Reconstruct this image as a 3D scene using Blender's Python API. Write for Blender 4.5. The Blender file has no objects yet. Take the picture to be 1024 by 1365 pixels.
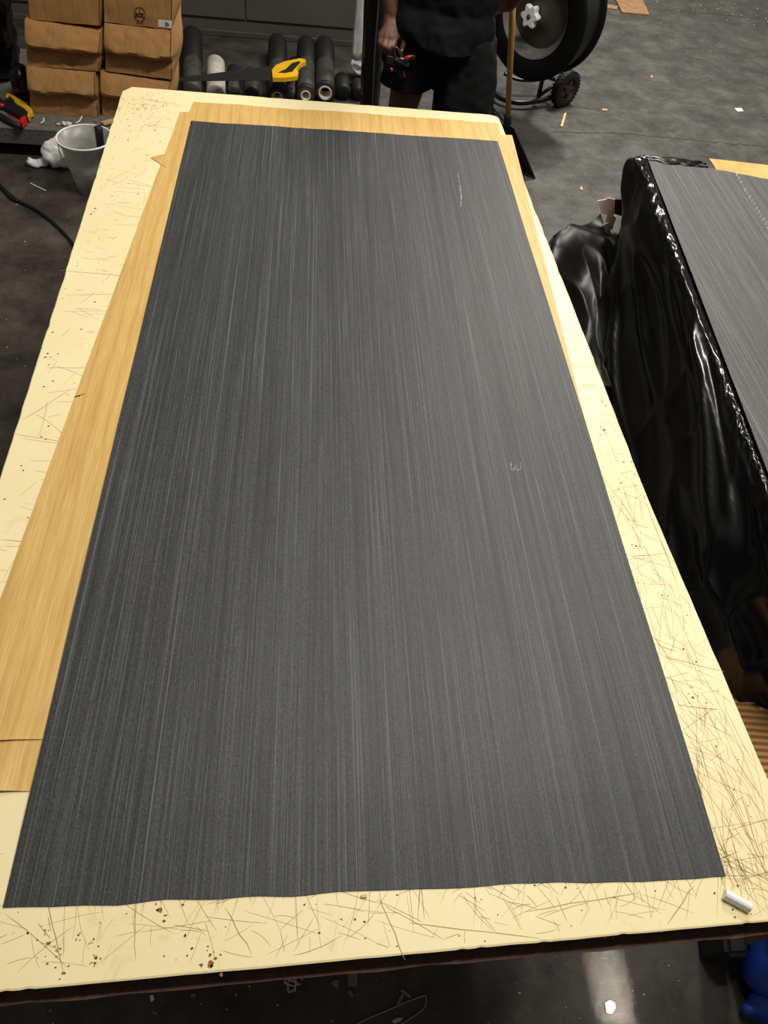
import bpy, bmesh, math, random
from mathutils import Vector, Matrix, noise
from math import sin, cos, pi, radians

S = bpy.context.scene
COL = S.collection
# ------------------------------------------------------------------ camera, light, exposure
FOC = 955.0                                   # focal length in pixels of a 1024 x 1365 frame
R = Matrix(((0.99451829, -0.05323827, 0.08999478), (0.01272847, -0.7926369, -0.6095611), (0.10378516, 0.60736516, -0.78761425)))
CAM = Vector((-0.13198504, -0.22673352, 2.1898266))
cd = bpy.data.cameras.new('camera'); cam = bpy.data.objects.new('camera', cd); COL.objects.link(cam)
cd.sensor_fit = 'HORIZONTAL'; cd.sensor_width = 36.0; cd.lens = FOC / 1024 * 36.0; cd.clip_start = 0.02; cd.clip_end = 60
rx, ry, rz = R[0], -R[1], -R[2]
cam.matrix_world = Matrix(((rx[0], ry[0], rz[0], CAM[0]), (rx[1], ry[1], rz[1], CAM[1]), (rx[2], ry[2], rz[2], CAM[2]), (0, 0, 0, 1)))
S.camera = cam
W = bpy.data.worlds.new('hall_ambient'); S.world = W; W.use_nodes = True
W.node_tree.nodes['Background'].inputs[0].default_value = (1.0, 0.96, 0.88, 1)
W.node_tree.nodes['Background'].inputs[1].default_value = 0.12
S.view_settings.view_transform = 'Standard'; S.view_settings.look = 'None'
S.view_settings.gamma = 1.0; S.view_settings.use_curve_mapping = False
S.view_settings.exposure = 0.0


def area(name, loc, target, sx, sy, power, col=(1, 0.953, 0.862), spread=180):
    ld = bpy.data.lights.new(name, 'AREA'); ld.shape = 'RECTANGLE'; ld.size = sx; ld.size_y = sy
    ld.energy = power; ld.color = col; ld.spread = radians(spread)
    o = bpy.data.objects.new(name, ld); COL.objects.link(o); o.location = loc
    o.rotation_euler = (Vector(target) - Vector(loc)).to_track_quat('-Z', 'Y').to_euler()
    return o


area('hall_light', (1.55, 2.0, 5.2), (0.5, 1.8, 0), 0.2, 3.0, 252)
area('hall_light', (2.6, 6.6, 5.2), (2.6, 6.2, 0), 0.6, 2.0, 400)

area('added_beam', (0.672, -1.6, 4.2), (0.672, -0.10, 0.0), 0.085, 0.36, 0.30, spread=0.8)   # added lamp, no real fixture: makes the slit of light before the bench

ZT = 0.85                                     # height of the table top


def ray(px, py):
    d = Vector(((px - 512) / FOC, (py - 682.5) / FOC, 1.0))
    return R.transposed() @ d


def G(px, py, z):                             # the point of height z seen there in the photograph
    d = ray(px, py); return CAM + d * ((z - CAM[2]) / d[2])


def A(px, py, y):                             # the point at depth y seen there in the photograph
    d = ray(px, py); return CAM + d * ((y - CAM[1]) / d[1])


# ------------------------------------------------------------------ materials
def lin(c):
    return tuple((x / 12.92 if x <= 0.04045 else ((x + 0.055) / 1.055) ** 2.4) for x in (v / 255 for v in c)) + (1,)


class NT:
    def __init__(s, name):
        s.m = bpy.data.materials.new(name); s.m.use_nodes = True; s.t = s.m.node_tree; s.b = s.t.nodes['Principled BSDF']

    def n(s, typ, **kw):
        nd = s.t.nodes.new(typ)
        for k, v in kw.items():
            if k.startswith('i_'):
                key = k[2:]
                nd.inputs[int(key) if key.isdigit() else key].default_value = v
            else:
                setattr(nd, k, v)
        return nd

    def l(s, a, b):
        s.t.links.new(a, b)

    def coords(s, scale=(1, 1, 1), rot=(0, 0, 0)):
        tc = s.n('ShaderNodeTexCoord'); mp = s.n('ShaderNodeMapping')
        mp.inputs['Scale'].default_value = scale; mp.inputs['Rotation'].default_value = rot
        s.l(tc.outputs['Object'], mp.inputs['Vector']); return mp.outputs[0]

    def noise(s, vec, scale, detail=4, rough=0.55, dist=0):
        nd = s.n('ShaderNodeTexNoise'); nd.inputs['Scale'].default_value = scale; nd.inputs['Detail'].default_value = detail
        nd.inputs['Roughness'].default_value = rough; nd.inputs['Distortion'].default_value = dist
        s.l(vec, nd.inputs['Vector']); return nd.outputs[0]

    def ramp(s, fac, stops):
        nd = s.n('ShaderNodeValToRGB'); cr = nd.color_ramp
        while len(cr.elements) < len(stops): cr.elements.new(0.5)
        for e, (p, c) in zip(cr.elements, stops):
            e.position = p; e.color = c if len(c) == 4 else lin(c)
        s.l(fac, nd.inputs[0]); return nd.outputs[0]

    def mix(s, fac, a, b, mode='MIX'):
        nd = s.n('ShaderNodeMix', data_type='RGBA', blend_type=mode)
        for sock, v in ((nd.inputs[0], fac), (nd.inputs[6], a), (nd.inputs[7], b)):
            if hasattr(v, 'links'): s.l(v, sock)
            else: sock.default_value = v
        return nd.outputs[2]

    def bump(s, h, strength=0.2, dist=0.01):
        nd = s.n('ShaderNodeBump'); nd.inputs['Strength'].default_value = strength; nd.inputs['Distance'].default_value = dist
        s.l(h, nd.inputs['Height']); s.l(nd.outputs[0], s.b.inputs['Normal'])

    def set(s, col=None, rough=0.5, metal=0.0, spec=0.5, coat=0.0):
        if col is not None:
            if hasattr(col, 'links'): s.l(col, s.b.inputs['Base Color'])
            else: s.b.inputs['Base Color'].default_value = col
        if hasattr(rough, 'links'): s.l(rough, s.b.inputs['Roughness'])
        else: s.b.inputs['Roughness'].default_value = rough
        s.b.inputs['Metallic'].default_value = metal
        s.b.inputs['Specular IOR Level'].default_value = spec
        s.b.inputs['Coat Weight'].default_value = coat
        return s.m


def plain(name, rgb, rough=0.6, metal=0.0, spec=0.5, var=0.12, scale=14, bump=0.0, coat=0.0):
    t = NT(name); v = t.coords(); f = t.noise(v, scale, 5)
    c = lin(rgb); d = tuple(x * (1 - var) for x in c[:3]) + (1,); u = tuple(min(1, x * (1 + var)) for x in c[:3]) + (1,)
    if bump: t.bump(f, bump, 0.005)
    return t.set(t.ramp(f, [(0.3, d), (0.7, u)]), rough, metal, spec, coat)


def mk_concrete():
    t = NT('concrete'); v = t.coords()
    big = t.noise(v, 0.9, 5, 0.6); mid = t.noise(v, 4.5, 9, 0.72, 0.15); fin = t.noise(v, 60, 4, 0.7)
    c = t.ramp(big, [(0.3, (74, 73, 69)), (0.7, (100, 99, 95))])
    c = t.mix(0.6, c, t.ramp(mid, [(0.34, (62, 60, 57)), (0.5, (88, 87, 83)), (0.66, (116, 115, 110))]))
    c = t.mix(0.3, c, t.ramp(fin, [(0.35, (40, 39, 37)), (0.7, (118, 116, 112))]), 'OVERLAY')
    # dried scuffs of filler and dust
    vs = t.coords((1.0, 2.6, 1), (0, 0, 0.9)); sc = t.noise(vs, 9, 9, 0.8, 0.3)
    c = t.mix(t.ramp(sc, [(0.58, (0, 0, 0, 1)), (0.70, (0.55, 0.45, 0.45, 1))]), c, lin((150, 151, 147)))
    vk = t.noise(t.coords((1.0, 2.4, 1), (0, 0, 0.5)), 26, 7, 0.75)
    c = t.mix(t.ramp(vk, [(0.60, (0, 0, 0, 1)), (0.68, (0.6, 0.6, 0.6, 1))]), c, lin((150, 149, 144)))
    # trodden in oily grime down the left aisle; bench-front shade painted into the colour
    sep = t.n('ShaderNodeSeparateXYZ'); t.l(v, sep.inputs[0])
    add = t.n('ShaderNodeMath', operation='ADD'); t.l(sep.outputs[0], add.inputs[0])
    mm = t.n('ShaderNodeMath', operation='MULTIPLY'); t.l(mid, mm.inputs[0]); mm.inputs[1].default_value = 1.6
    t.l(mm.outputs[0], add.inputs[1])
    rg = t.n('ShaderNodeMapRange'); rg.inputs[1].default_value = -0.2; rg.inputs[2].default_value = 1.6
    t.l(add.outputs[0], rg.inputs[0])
    dirt_shade = t.ramp(mid, [(0.32, (34, 31, 26)), (0.7, (84, 76, 66))])
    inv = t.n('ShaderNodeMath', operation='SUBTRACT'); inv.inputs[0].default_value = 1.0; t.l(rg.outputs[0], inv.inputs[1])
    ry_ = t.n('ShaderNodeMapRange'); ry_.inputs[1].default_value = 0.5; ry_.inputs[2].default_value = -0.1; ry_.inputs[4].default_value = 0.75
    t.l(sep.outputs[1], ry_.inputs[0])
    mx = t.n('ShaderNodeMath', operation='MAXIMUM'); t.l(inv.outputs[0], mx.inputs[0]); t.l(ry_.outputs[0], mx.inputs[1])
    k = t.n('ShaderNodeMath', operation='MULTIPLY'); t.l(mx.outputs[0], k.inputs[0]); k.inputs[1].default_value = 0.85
    c = t.mix(k.outputs[0], c, dirt_shade)
    t.bump(t.noise(v, 30, 6, 0.7), 0.25, 0.004)
    rr = t.ramp(mid, [(0.3, (0.30, 0.30, 0.30, 1)), (0.75, (0.62, 0.62, 0.62, 1))])
    return t.set(c, rr, 0, 0.4)


def mk_cream():
    t = NT('cream_board'); v = t.coords()
    a = t.noise(v, 2.2, 6, 0.6, 0.4); b = t.noise(v, 16, 6, 0.7, 0.8); g = t.noise(v, 90, 3, 0.6)
    c = t.ramp(a, [(0.3, (230, 214, 164)), (0.7, (238, 224, 180))])
    c = t.mix(t.ramp(b, [(0.58, (0, 0, 0, 1)), (0.76, (0.5, 0.5, 0.5, 1))]), c, lin((205, 180, 120)))
    c = t.mix(t.ramp(g, [(0.70, (0, 0, 0, 1)), (0.78, (0.5, 0.5, 0.5, 1))]), c, lin((196, 166, 105)))
    vl = t.coords((26, 1.1, 1), (0, 0, 0.08)); s1 = t.noise(vl, 3, 5, 0.7)
    c = t.mix(t.ramp(s1, [(0.66, (0, 0, 0, 1)), (0.74, (0.35, 0.35, 0.35, 1))]), c, lin((190, 158, 98)))
    t.bump(b, 0.06, 0.002)
    return t.set(c, 0.42, 0, 0.35)


def mk_oak(name='oak_veneer', rot=0.0):
    t = NT(name); v = t.coords((60, 1.6, 1), (0, 0, rot)); w = t.coords((5, 0.55, 1), (0, 0, rot)); u = t.coords((150, 5, 1), (0, 0, rot))
    f = t.noise(v, 5.0, 9, 0.78, 0.3); b = t.noise(w, 1.6, 4, 0.5, 1.2); p = t.noise(u, 2.0, 4, 0.6)
    c = t.ramp(f, [(0.32, (180, 140, 76)), (0.5, (209, 172, 102)), (0.68, (236, 208, 146))])
    c = t.mix(0.45, c, t.ramp(b, [(0.3, (184, 142, 76)), (0.7, (220, 186, 116))]))
    c = t.mix(t.ramp(p, [(0.6, (0, 0, 0, 1)), (0.75, (0.45, 0.45, 0.45, 1))]), c, lin((160, 114, 52)))
    # cathedral rings
    wv = t.n('ShaderNodeTexWave', wave_type='BANDS', bands_direction='X'); wv.inputs['Scale'].default_value = 3.2
    wv.inputs['Distortion'].default_value = 7; wv.inputs['Detail'].default_value = 3; wv.inputs['Detail Scale'].default_value = 0.7
    t.l(t.coords((2.4, 0.32, 1), (0, 0, rot)), wv.inputs['Vector'])
    c = t.mix(t.ramp(wv.outputs[0], [(0.72, (0, 0, 0, 1)), (1.0, (0.28, 0.28, 0.28, 1))]), c, lin((176, 128, 62)))
    t.bump(f, 0.08, 0.001)
    return t.set(c, 0.5, 0, 0.35)


def mk_laminate(name='charcoal_laminate', lo=(43, 44, 45), hi=(90, 91, 92), rot=0.0):
    t = NT(name)
    a = t.noise(t.coords((85, 0.3, 1), (0, 0, rot)), 2.0, 9, 0.85)
    b = t.noise(t.coords((300, 1.2, 1), (0, 0, rot)), 1.6, 6, 0.8)
    d = t.noise(t.coords((14, 0.12, 1), (0, 0, rot)), 1.4, 3, 0.5)
    g = t.noise(t.coords((1, 0.55, 1), (0, 0, rot)), 420, 2, 0.6)
    m = tuple((x + y) // 2 - 6 for x, y in zip(lo, hi))
    c = t.ramp(a, [(0.40, lo), (0.5, m), (0.60, hi)])
    c = t.mix(0.5, c, t.ramp(b, [(0.41, tuple(int(x * .72) for x in lo)), (0.5, m), (0.59, tuple(int(x * 1.12) for x in hi))]))
    c = t.mix(0.22, c, t.ramp(d, [(0.3, lo), (0.7, hi)]))
    c = t.mix(0.85, c, t.ramp(g, [(0.3, (70, 70, 70)), (0.7, (186, 186, 186))]), 'OVERLAY')
    e = t.noise(t.coords((70, 0.22, 1), (0, 0, rot)), 4.0, 5, 0.85)
    c = t.mix(t.ramp(e, [(0.545, (0, 0, 0, 1)), (0.64, (0.55, 0.55, 0.55, 1))]), c, lin(tuple(min(255, int(x * 1.32)) for x in hi)))
    e2 = t.noise(t.coords((77, 0.25, 3), (0, 0, rot)), 4.0, 5, 0.85)
    c = t.mix(t.ramp(e2, [(0.545, (0, 0, 0, 1)), (0.64, (0.6, 0.6, 0.6, 1))]), c, lin(tuple(int(x * .62) for x in lo)))
    t.bump(b, 0.12, 0.001)
    return t.set(c, 0.55, 0, 0.4)


def mk_card(name='cardboard', base=(180, 135, 82)):
    t = NT(name); f = t.noise(t.coords((60, 60, 2.0)), 1.5, 4, 0.6); b = t.noise(t.coords(), 4, 5, 0.6)
    dk = tuple(int(x * .84) for x in base); lt = tuple(min(255, int(x * 1.1)) for x in base)
    c = t.mix(0.5, t.ramp(f, [(0.3, dk), (0.7, lt)]), t.ramp(b, [(0.3, dk), (0.7, lt)]))
    t.bump(f, 0.15, 0.003)
    return t.set(c, 0.75, 0, 0.25)


def mk_plastic(name, rgb, rough, spec=0.5, sc=40, bs=0.12):
    t = NT(name); v = t.coords(); f = t.noise(v, sc, 5, 0.6)
    t.bump(f, bs, 0.004)
    return t.set(t.ramp(f, [(0.3, lin(tuple(int(x * .85) for x in rgb))), (0.7, lin(rgb))]), rough, 0, spec)


def mk_wall():
    t = NT('painted_wall'); v = t.coords(); a = t.noise(v, 1.6, 6, 0.6); b = t.noise(v, 24, 5, 0.7)
    c = t.ramp(a, [(0.3, (82, 80, 74)), (0.7, (100, 98, 92))])
    c = t.mix(t.ramp(b, [(0.6, (0, 0, 0, 1)), (0.75, (0.4, 0.4, 0.4, 1))]), c, lin((70, 68, 62)))
    t.bump(b, 0.1, 0.004)
    return t.set(c, 0.8, 0, 0.3)


def mk_glassy():
    t = NT('bucket_plastic'); v = t.coords(); f = t.noise(v, 12, 6, 0.65)
    m = t.set(t.ramp(f, [(0.3, (150, 148, 142)), (0.7, (205, 203, 198))]), 0.35, 0, 0.5)
    t.b.inputs['Transmission Weight'].default_value = 0.25; t.b.inputs['Subsurface Weight'].default_value = 0.0
    t.b.inputs['Alpha'].default_value = 0.72
    return m


M = dict(
    concrete=mk_concrete(), cream=mk_cream(), oak=mk_oak(), laminate=mk_laminate(), card=mk_card(), wall=mk_wall(),
    laminate2=mk_laminate('grey_laminate', (84, 84, 84), (122, 122, 121), 0.08),
    card_dark=mk_card('cardboard_dark', (110, 78, 42)), card_pale=mk_card('cardboard_pale', (214, 182, 128)),
    film=mk_plastic('black_film', (9, 9, 9), 0.25, 0.42, 16, 0.05), bucket=mk_glassy(),
    edge=plain('raw_board_edge', (74, 52, 34), 0.85, var=0.45, scale=50, bump=0.3),
    scratch=plain('knife_scratch', (178, 146, 92), 0.8, var=0.3, scale=9),
    chip=plain('chipped_fibre', (140, 96, 52), 0.9, var=0.4, scale=60),
    chipdark=plain('dark_fleck', (78, 56, 36), 0.9, var=0.4, scale=60),
    chalk=plain('chalk', (172, 172, 170), 0.95, var=0.25, scale=120),
    white=plain('white_plastic', (236, 236, 234), 0.4, var=0.04),
    bag=plain('white_bag', (240, 240, 238), 0.45, var=0.12, scale=18),
    dirtywhite=plain('dirty_white', (188, 184, 170), 0.6, var=0.25, scale=12),
    black=plain('black_rubber', (20, 20, 20), 0.6, var=0.3, scale=30),
    blacksteel=plain('black_painted_steel', (14, 14, 14), 0.35, spec=0.5, var=0.25),
    reel=plain('black_reel_plastic', (5, 5, 5), 0.7, spec=0.2, var=0.3, scale=6),
    hub=plain('scuffed_hub', (62, 57, 50), 0.7, var=0.4, scale=9),
    hubpale=plain('worn_hub_ring', (104, 100, 93), 0.65, var=0.3, scale=10),
    greyroll=plain('grey_film_roll', (62, 60, 57), 0.55, var=0.35, scale=22),
    core=plain('cardboard_core', (240, 222, 204), 0.75, var=0.1),
    yellow=plain('yellow_plastic', (232, 178, 22), 0.4, var=0.1),
    red=plain('red_plastic', (206, 34, 28), 0.4, var=0.12),
    steel=plain('dull_steel', (96, 96, 95), 0.4, 0.8, var=0.25, scale=10),
    bladesteel=plain('dark_saw_blade', (52, 52, 50), 0.45, 0.5, var=0.25, scale=10),
    zinc=plain('wire_steel', (150, 148, 142), 0.35, 0.8, var=0.1),
    platform=plain('scuffed_grey_paint', (112, 109, 102), 0.7, var=0.35, scale=30, bump=0.1),
    platedge=plain('checkered_grey_edge', (92, 91, 88), 0.6, var=0.4, scale=70, bump=0.3),
    wood=plain('pale_timber', (205, 174, 126), 0.7, var=0.2, scale=25),
    woodgrey=plain('brown_plank', (150, 116, 82), 0.75, var=0.2, scale=20),
    pole=plain('varnished_pole', (178, 128, 66), 0.45, var=0.25, scale=12),
    skin=plain('brown_skin', (100, 62, 44), 0.5, var=0.16, scale=30, bump=0.05),
    nail=plain('fingernail', (172, 128, 108), 0.4, var=0.05),
    cloth=plain('black_cotton', (14, 15, 17), 0.9, spec=0.2, var=0.25, scale=40, bump=0.15),
    shorts=plain('black_shorts_fabric', (12, 12, 13), 0.85, spec=0.25, var=0.25, scale=40, bump=0.15),
    hair=plain('black_hair', (14, 12, 11), 0.9, var=0.3, scale=90, bump=0.6),
    eye=plain('eye_white', (220, 215, 205), 0.3, var=0.02),
    blue=plain('blue_tarpaulin', (24, 58, 150), 0.4, var=0.3, scale=8, bump=0.2),
    print=plain('black_print', (38, 28, 20), 0.9, var=0.2, scale=60),
    greyprint=plain('grey_print', (120, 120, 122), 0.9, var=0.2, scale=60),
    wheelhub=plain('rusty_red_hub', (70, 48, 42), 0.6, var=0.3, scale=30),
    timber=plain('trestle_timber', (120, 88, 54), 0.8, var=0.25, scale=16),
    cable=plain('black_cable', (14, 14, 14), 0.5, var=0.1),
)


# ------------------------------------------------------------------ mesh helpers
def link(name, me, mat, parent=None):
    o = bpy.data.objects.new(name, me); COL.objects.link(o)
    if mat: 
        if not me.materials: me.materials.append(mat)
    if parent is not None: o.parent = parent
    return o


def obj(name, bm, mat, parent=None, smooth=False, recalc=True):
    if recalc: bmesh.ops.recalc_face_normals(bm, faces=bm.faces[:])
    if smooth:
        for f in bm.faces: f.smooth = True
    me = bpy.data.meshes.new(name); bm.to_mesh(me); bm.free()
    return link(name, me, mat, parent)


def tag(o, label, cat, group=None, kind=None):
    o['label'] = label; o['category'] = cat
    if group: o['group'] = group
    if kind: o['kind'] = kind
    return o


def empty(name, label, cat, loc=(0, 0, 0), group=None):
    o = bpy.data.objects.new(name, None); COL.objects.link(o); o.location = loc; o.empty_display_size = 0.1
    tag(o, label, cat, group); return o


def struct(name, bm, mat, parent=None, smooth=False):
    o = obj(name, bm, mat, parent, smooth); o['kind'] = 'structure'; return o


def box(bm, c, s, rotz=0.0, bev=0.0, mat=None):
    c = Vector(c); m = mat or Matrix.Rotation(rotz, 4, 'Z')
    r = bmesh.ops.create_cube(bm, size=1.0)
    vs = r['verts']
    for v in vs: v.co = c + (m @ Vector((v.co.x * s[0], v.co.y * s[1], v.co.z * s[2])))
    if bev:
        es = list({e for v in vs for e in v.link_edges})
        bmesh.ops.bevel(bm, geom=es, offset=bev, segments=2, affect='EDGES', profile=0.5)


def prism(bm, pts, dz, up=Vector((0, 0, 1))):
    """closed slab: outline pts (3D) and the same outline moved by up*dz"""
    a = [bm.verts.new(p) for p in pts]; b = [bm.verts.new(Vector(p) + up * dz) for p in pts]
    bm.faces.new(a[::-1]); bm.faces.new(b); n = len(pts)
    for i in range(n): bm.faces.new((a[i], a[(i + 1) % n], b[(i + 1) % n], b[i]))


def tube(bm, pts, rad, seg=12, cap=True, flat=1.0, closed=False):
    pts = [Vector(p) for p in pts]; n = len(pts)
    if not isinstance(rad, (list, tuple)): rad = [rad] * n
    rings = []; prev = None
    for i, p in enumerate(pts):
        if closed: t = pts[(i + 1) % n] - pts[i - 1]
        else: t = pts[min(i + 1, n - 1)] - pts[max(i - 1, 0)]
        t.normalize()
        if prev is None:
            ref = Vector((0, 0, 1)) if abs(t.z) < 0.9 else Vector((1, 0, 0)); u = t.cross(ref).normalized()
        else:
            u = (prev - t * prev.dot(t)).normalized()
        prev = u; w = t.cross(u)
        rings.append([bm.verts.new(p + (u * cos(2 * pi * k / seg) + w * sin(2 * pi * k / seg) * flat) * rad[i]) for k in range(seg)])
    m = n if closed else n - 1
    for i in range(m):
        a, b = rings[i], rings[(i + 1) % n]
        for k in range(seg): bm.faces.new((a[k], a[(k + 1) % seg], b[(k + 1) % seg], b[k]))
    if cap and not closed: bm.faces.new(rings[0][::-1]); bm.faces.new(rings[-1])


def smooth_path(pts, k=6):
    pts = [Vector(p) for p in pts]; out = []; n = len(pts)
    for i in range(n - 1):
        p0, p1, p2, p3 = pts[max(i - 1, 0)], pts[i], pts[i + 1], pts[min(i + 2, n - 1)]
        for j in range(k):
            t = j / k
            out.append(0.5 * ((2 * p1) + (p2 - p0) * t + (2 * p0 - 5 * p1 + 4 * p2 - p3) * t * t + (3 * p1 - p0 - 3 * p2 + p3) * t ** 3))
    out.append(pts[-1]); return out


def lathe(bm, prof, origin, axis, seg=48, wob=None):
    """surface of revolution: prof = [(radius, distance along axis)]"""
    ax = Vector(axis).normalized(); ref = Vector((0, 0, 1)) if abs(ax.z) < 0.9 else Vector((1, 0, 0))
    u = ax.cross(ref).normalized(); w = ax.cross(u); o = Vector(origin); rings = []
    for r, d in prof:
        if r < 1e-6: rings.append([bm.verts.new(o + ax * d)])
        else: rings.append([bm.verts.new(o + ax * d + (u * cos(2 * pi * k / seg) + w * sin(2 * pi * k / seg)) * r * (1 if wob is None else wob(k / seg, d))) for k in range(seg)])
    for a, b in zip(rings, rings[1:]):
        for k in range(seg):
            j = (k + 1) % seg
            if len(a) == 1 and len(b) == 1: continue
            if len(a) == 1: bm.faces.new((a[0], b[j], b[k]))
            elif len(b) == 1: bm.faces.new((a[k], a[j], b[0]))
            else: bm.faces.new((a[k], a[j], b[j], b[k]))


def grid(bm, rows):
    vs = [[bm.verts.new(p) for p in r] for r in rows]
    for a, b in zip(vs, vs[1:]):
        for i in range(len(a) - 1): bm.faces.new((a[i], a[i + 1], b[i + 1], b[i]))
    return vs


def evaluated(o):
    dg = bpy.context.evaluated_depsgraph_get(); me = bpy.data.meshes.new_from_object(o.evaluated_get(dg)); return me


def remeshed(name, bm, mat, voxel, parent=None, smooth_it=2, cuts=(), solid=0.0, disp=None):
    """one continuous surface from overlapping closed shapes"""
    bmesh.ops.recalc_face_normals(bm, faces=bm.faces[:])
    me = bpy.data.meshes.new('tmp'); bm.to_mesh(me); bm.free()
    o = bpy.data.objects.new('tmp', me); COL.objects.link(o)
    md = o.modifiers.new('r', 'REMESH'); md.mode = 'VOXEL'; md.voxel_size = voxel; md.use_smooth_shade = True
    if smooth_it:
        sm = o.modifiers.new('s', 'SMOOTH'); sm.factor = 0.5; sm.iterations = smooth_it
    bpy.context.view_layer.update()
    m2 = evaluated(o); bpy.data.objects.remove(o); bpy.data.meshes.remove(me)
    b2 = bmesh.new(); b2.from_mesh(m2); bpy.data.meshes.remove(m2)
    for cc in cuts:
        co, no = cc[0], cc[1]; fs = [f for f in b2.faces if len(cc) < 3 or cc[2](f.calc_center_median())]
        bmesh.ops.bisect_plane(b2, geom=list({v for f in fs for v in f.verts}) + list({e for f in fs for e in f.edges}) + fs, plane_co=co, plane_no=no, clear_outer=True)
    b2.normal_update()
    if disp:
        for v, p in [(v, v.co + v.normal * disp(v.co)) for v in b2.verts]: v.co = p
    if solid: bmesh.ops.solidify(b2, geom=b2.faces[:], thickness=solid)
    return obj(name, b2, mat, parent, True, recalc=bool(cuts))


def cap_chain(bm, pts, rad, seg=14):
    """tapered rounded limb, closed"""
    pts = [Vector(p) for p in pts]
    tube(bm, pts, rad, seg)
    for p, r in zip(pts, rad):
        mt = Matrix.Translation(p) @ Matrix.Diagonal((r, r, r, 1))
        bmesh.ops.create_icosphere(bm, subdivisions=2, radius=1.0, matrix=mt)


def ell(bm, c, s, rot=None):
    mt = Matrix.Translation(Vector(c)) @ (rot.to_4x4() if rot else Matrix.Identity(4)) @ Matrix.Diagonal((s[0], s[1], s[2], 1))
    bmesh.ops.create_icosphere(bm, subdivisions=3, radius=1.0, matrix=mt)


RND = random.Random(7)
V = Vector
UP = V((0, 0, 1))

# ------------------------------------------------------------------ the setting: floor and wall
bm = bmesh.new()
xs = [-7 + i * 0.5 for i in range(35)]; ys = [-4 + i * 0.5 for i in range(33)]
grid(bm, [[(x, y, 0) for x in xs] for y in ys])
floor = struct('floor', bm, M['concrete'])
bm = bmesh.new(); box(bm, (-1.9, 6.12, 1.6), (6.4, 0.2, 3.2)); wall = struct('wall_back', bm, M['wall'])
bm = bmesh.new()
for x0, x1 in ((-4.9, -0.655), (-0.645, 1.1)): box(bm, ((x0 + x1) / 2, 6.012, 1.62), (x1 - x0, 0.022, 3.0), bev=0.004)
o = struct('trim_1', bm, M['wall'], wall)
bm = bmesh.new(); box(bm, (-1.9, 6.005, 0.02), (6.2, 0.03, 0.04), bev=0.006); struct('baseboard_back', bm, plain('dark_skirting', (80, 78, 72), 0.7))
bm = bmesh.new(); box(bm, (-3.3, 5.985, 1.2), (2.2, .03, 1.9), bev=.004); struct('trim_2', bm, plain('pale_panel', (150, 148, 142), .8), wall)
# crack and saw cut joints in the slab, each a shallow ragged groove filled with grit
for pts in ([(830, 8), (900, 14), (985, 22), (1060, 30)], [(735, 176), (830, 178), (920, 186), (1024, 196)], [(640, 128), (760, 142), (800, 146)]):
    w = smooth_path([G(x, y, 0.001) for x, y in pts], 14); bm = bmesh.new(); l = []
    for p in w:
        q = 0.004 + 0.005 * RND.random(); j = V((0, RND.uniform(-.01, .01), 0)); l.append((p + j + V((0, q, 0)), p + j - V((0, q, 0))))
    va = [(bm.verts.new(a), bm.verts.new(b)) for a, b in l]
    for a, b in zip(va, va[1:]): bm.faces.new((a[0], a[1], b[1], b[0]))
    o = obj('crack', bm, plain('crack_grit', (60, 56, 48), 0.95, var=0.5, scale=40), floor)

# ------------------------------------------------------------------ work table
tt = empty('work_table', 'long cream painted work table top covered in knife scratches', 'table', (0, 1.4, 0))
tt_inv = Matrix.Translation((0, -1.4, 0))


def tpart(name, bm, mat, smooth=False):
    bmesh.ops.transform(bm, matrix=tt_inv, verts=bm.verts[:]); return obj(name, bm, mat, tt, smooth)


TOP = []


def tline(a, b, n, amp=0.0016, sk=0.35):
    for i in range(n):
        t = i / n; p = V(a).lerp(V(b), t)
        d = (V(b) - V(a)).normalized(); nn = V((-d.y, d.x, 0))
        TOP.append(p + nn * (amp * noise.noise(p * 23) + (amp * 1.6 if RND.random() < sk * .12 else 0)))


c_tl = V((-0.906, 2.940, ZT)); c_tr = V((0.652, 2.91, ZT)); c_br = V((0.772, -0.068, ZT)); c_bl = V((-0.822, -0.122, ZT))
tline(c_bl, c_br, 150, 0.0008, 0.5)
tline(c_br, (0.716, 0.86, ZT), 20); tline((0.716, 0.86, ZT), (0.690, 1.75, ZT), 20); tline((0.690, 1.75, ZT), (0.655, 2.88, ZT), 30)
for a in range(6): TOP.append(V((0.618, 2.93, ZT)) + V((cos(radians(a * 18)) * 0.034, sin(radians(a * 18)) * 0.034, 0)))
tline((0.612, 2.966, ZT), (-0.875, 2.986, ZT), 40); tline((-0.875, 2.986, ZT), c_tl, 3)
tline(c_tl, (-0.85, 1.04, ZT), 70); tline((-0.85, 1.04, ZT), c_bl, 40)
bm = bmesh.new(); ins = 0.003
ctr = V((-0.07, 1.4, ZT))
vt = [bm.verts.new(p + (ctr - p).normalized() * ins) for p in TOP]; vm = [bm.verts.new(p - UP * 0.0012) for p in TOP]
bm.faces.new(vt)
n = len(TOP)
for i in range(n): bm.faces.new((vt[i], vm[i], vm[(i + 1) % n], vt[(i + 1) % n]))
tpart('paint_skin', bm, M['cream'])['label'] = 'cream painted face of the board'
bm = bmesh.new(); prism(bm, [p + (ctr - p).normalized() * (0.001 + 0.004 * RND.random()) - UP * 0.030 for p in TOP], 0.0287)
tpart('board', bm, M['edge'])['label'] = 'dark raw broken edge of the board'
bm = bmesh.new(); fp = []
for i in range(60):
    p = c_bl.lerp(c_br, i / 59); fp.append(p + V((0, -.016 + .004 * noise.noise(V((i * .35, 0, 0))), -.034)))
prism(bm, fp + [c_br + V((0, .03, -.034)), c_bl + V((0, .03, -.034))], 0.003, V((0, 0, 1)))
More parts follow.
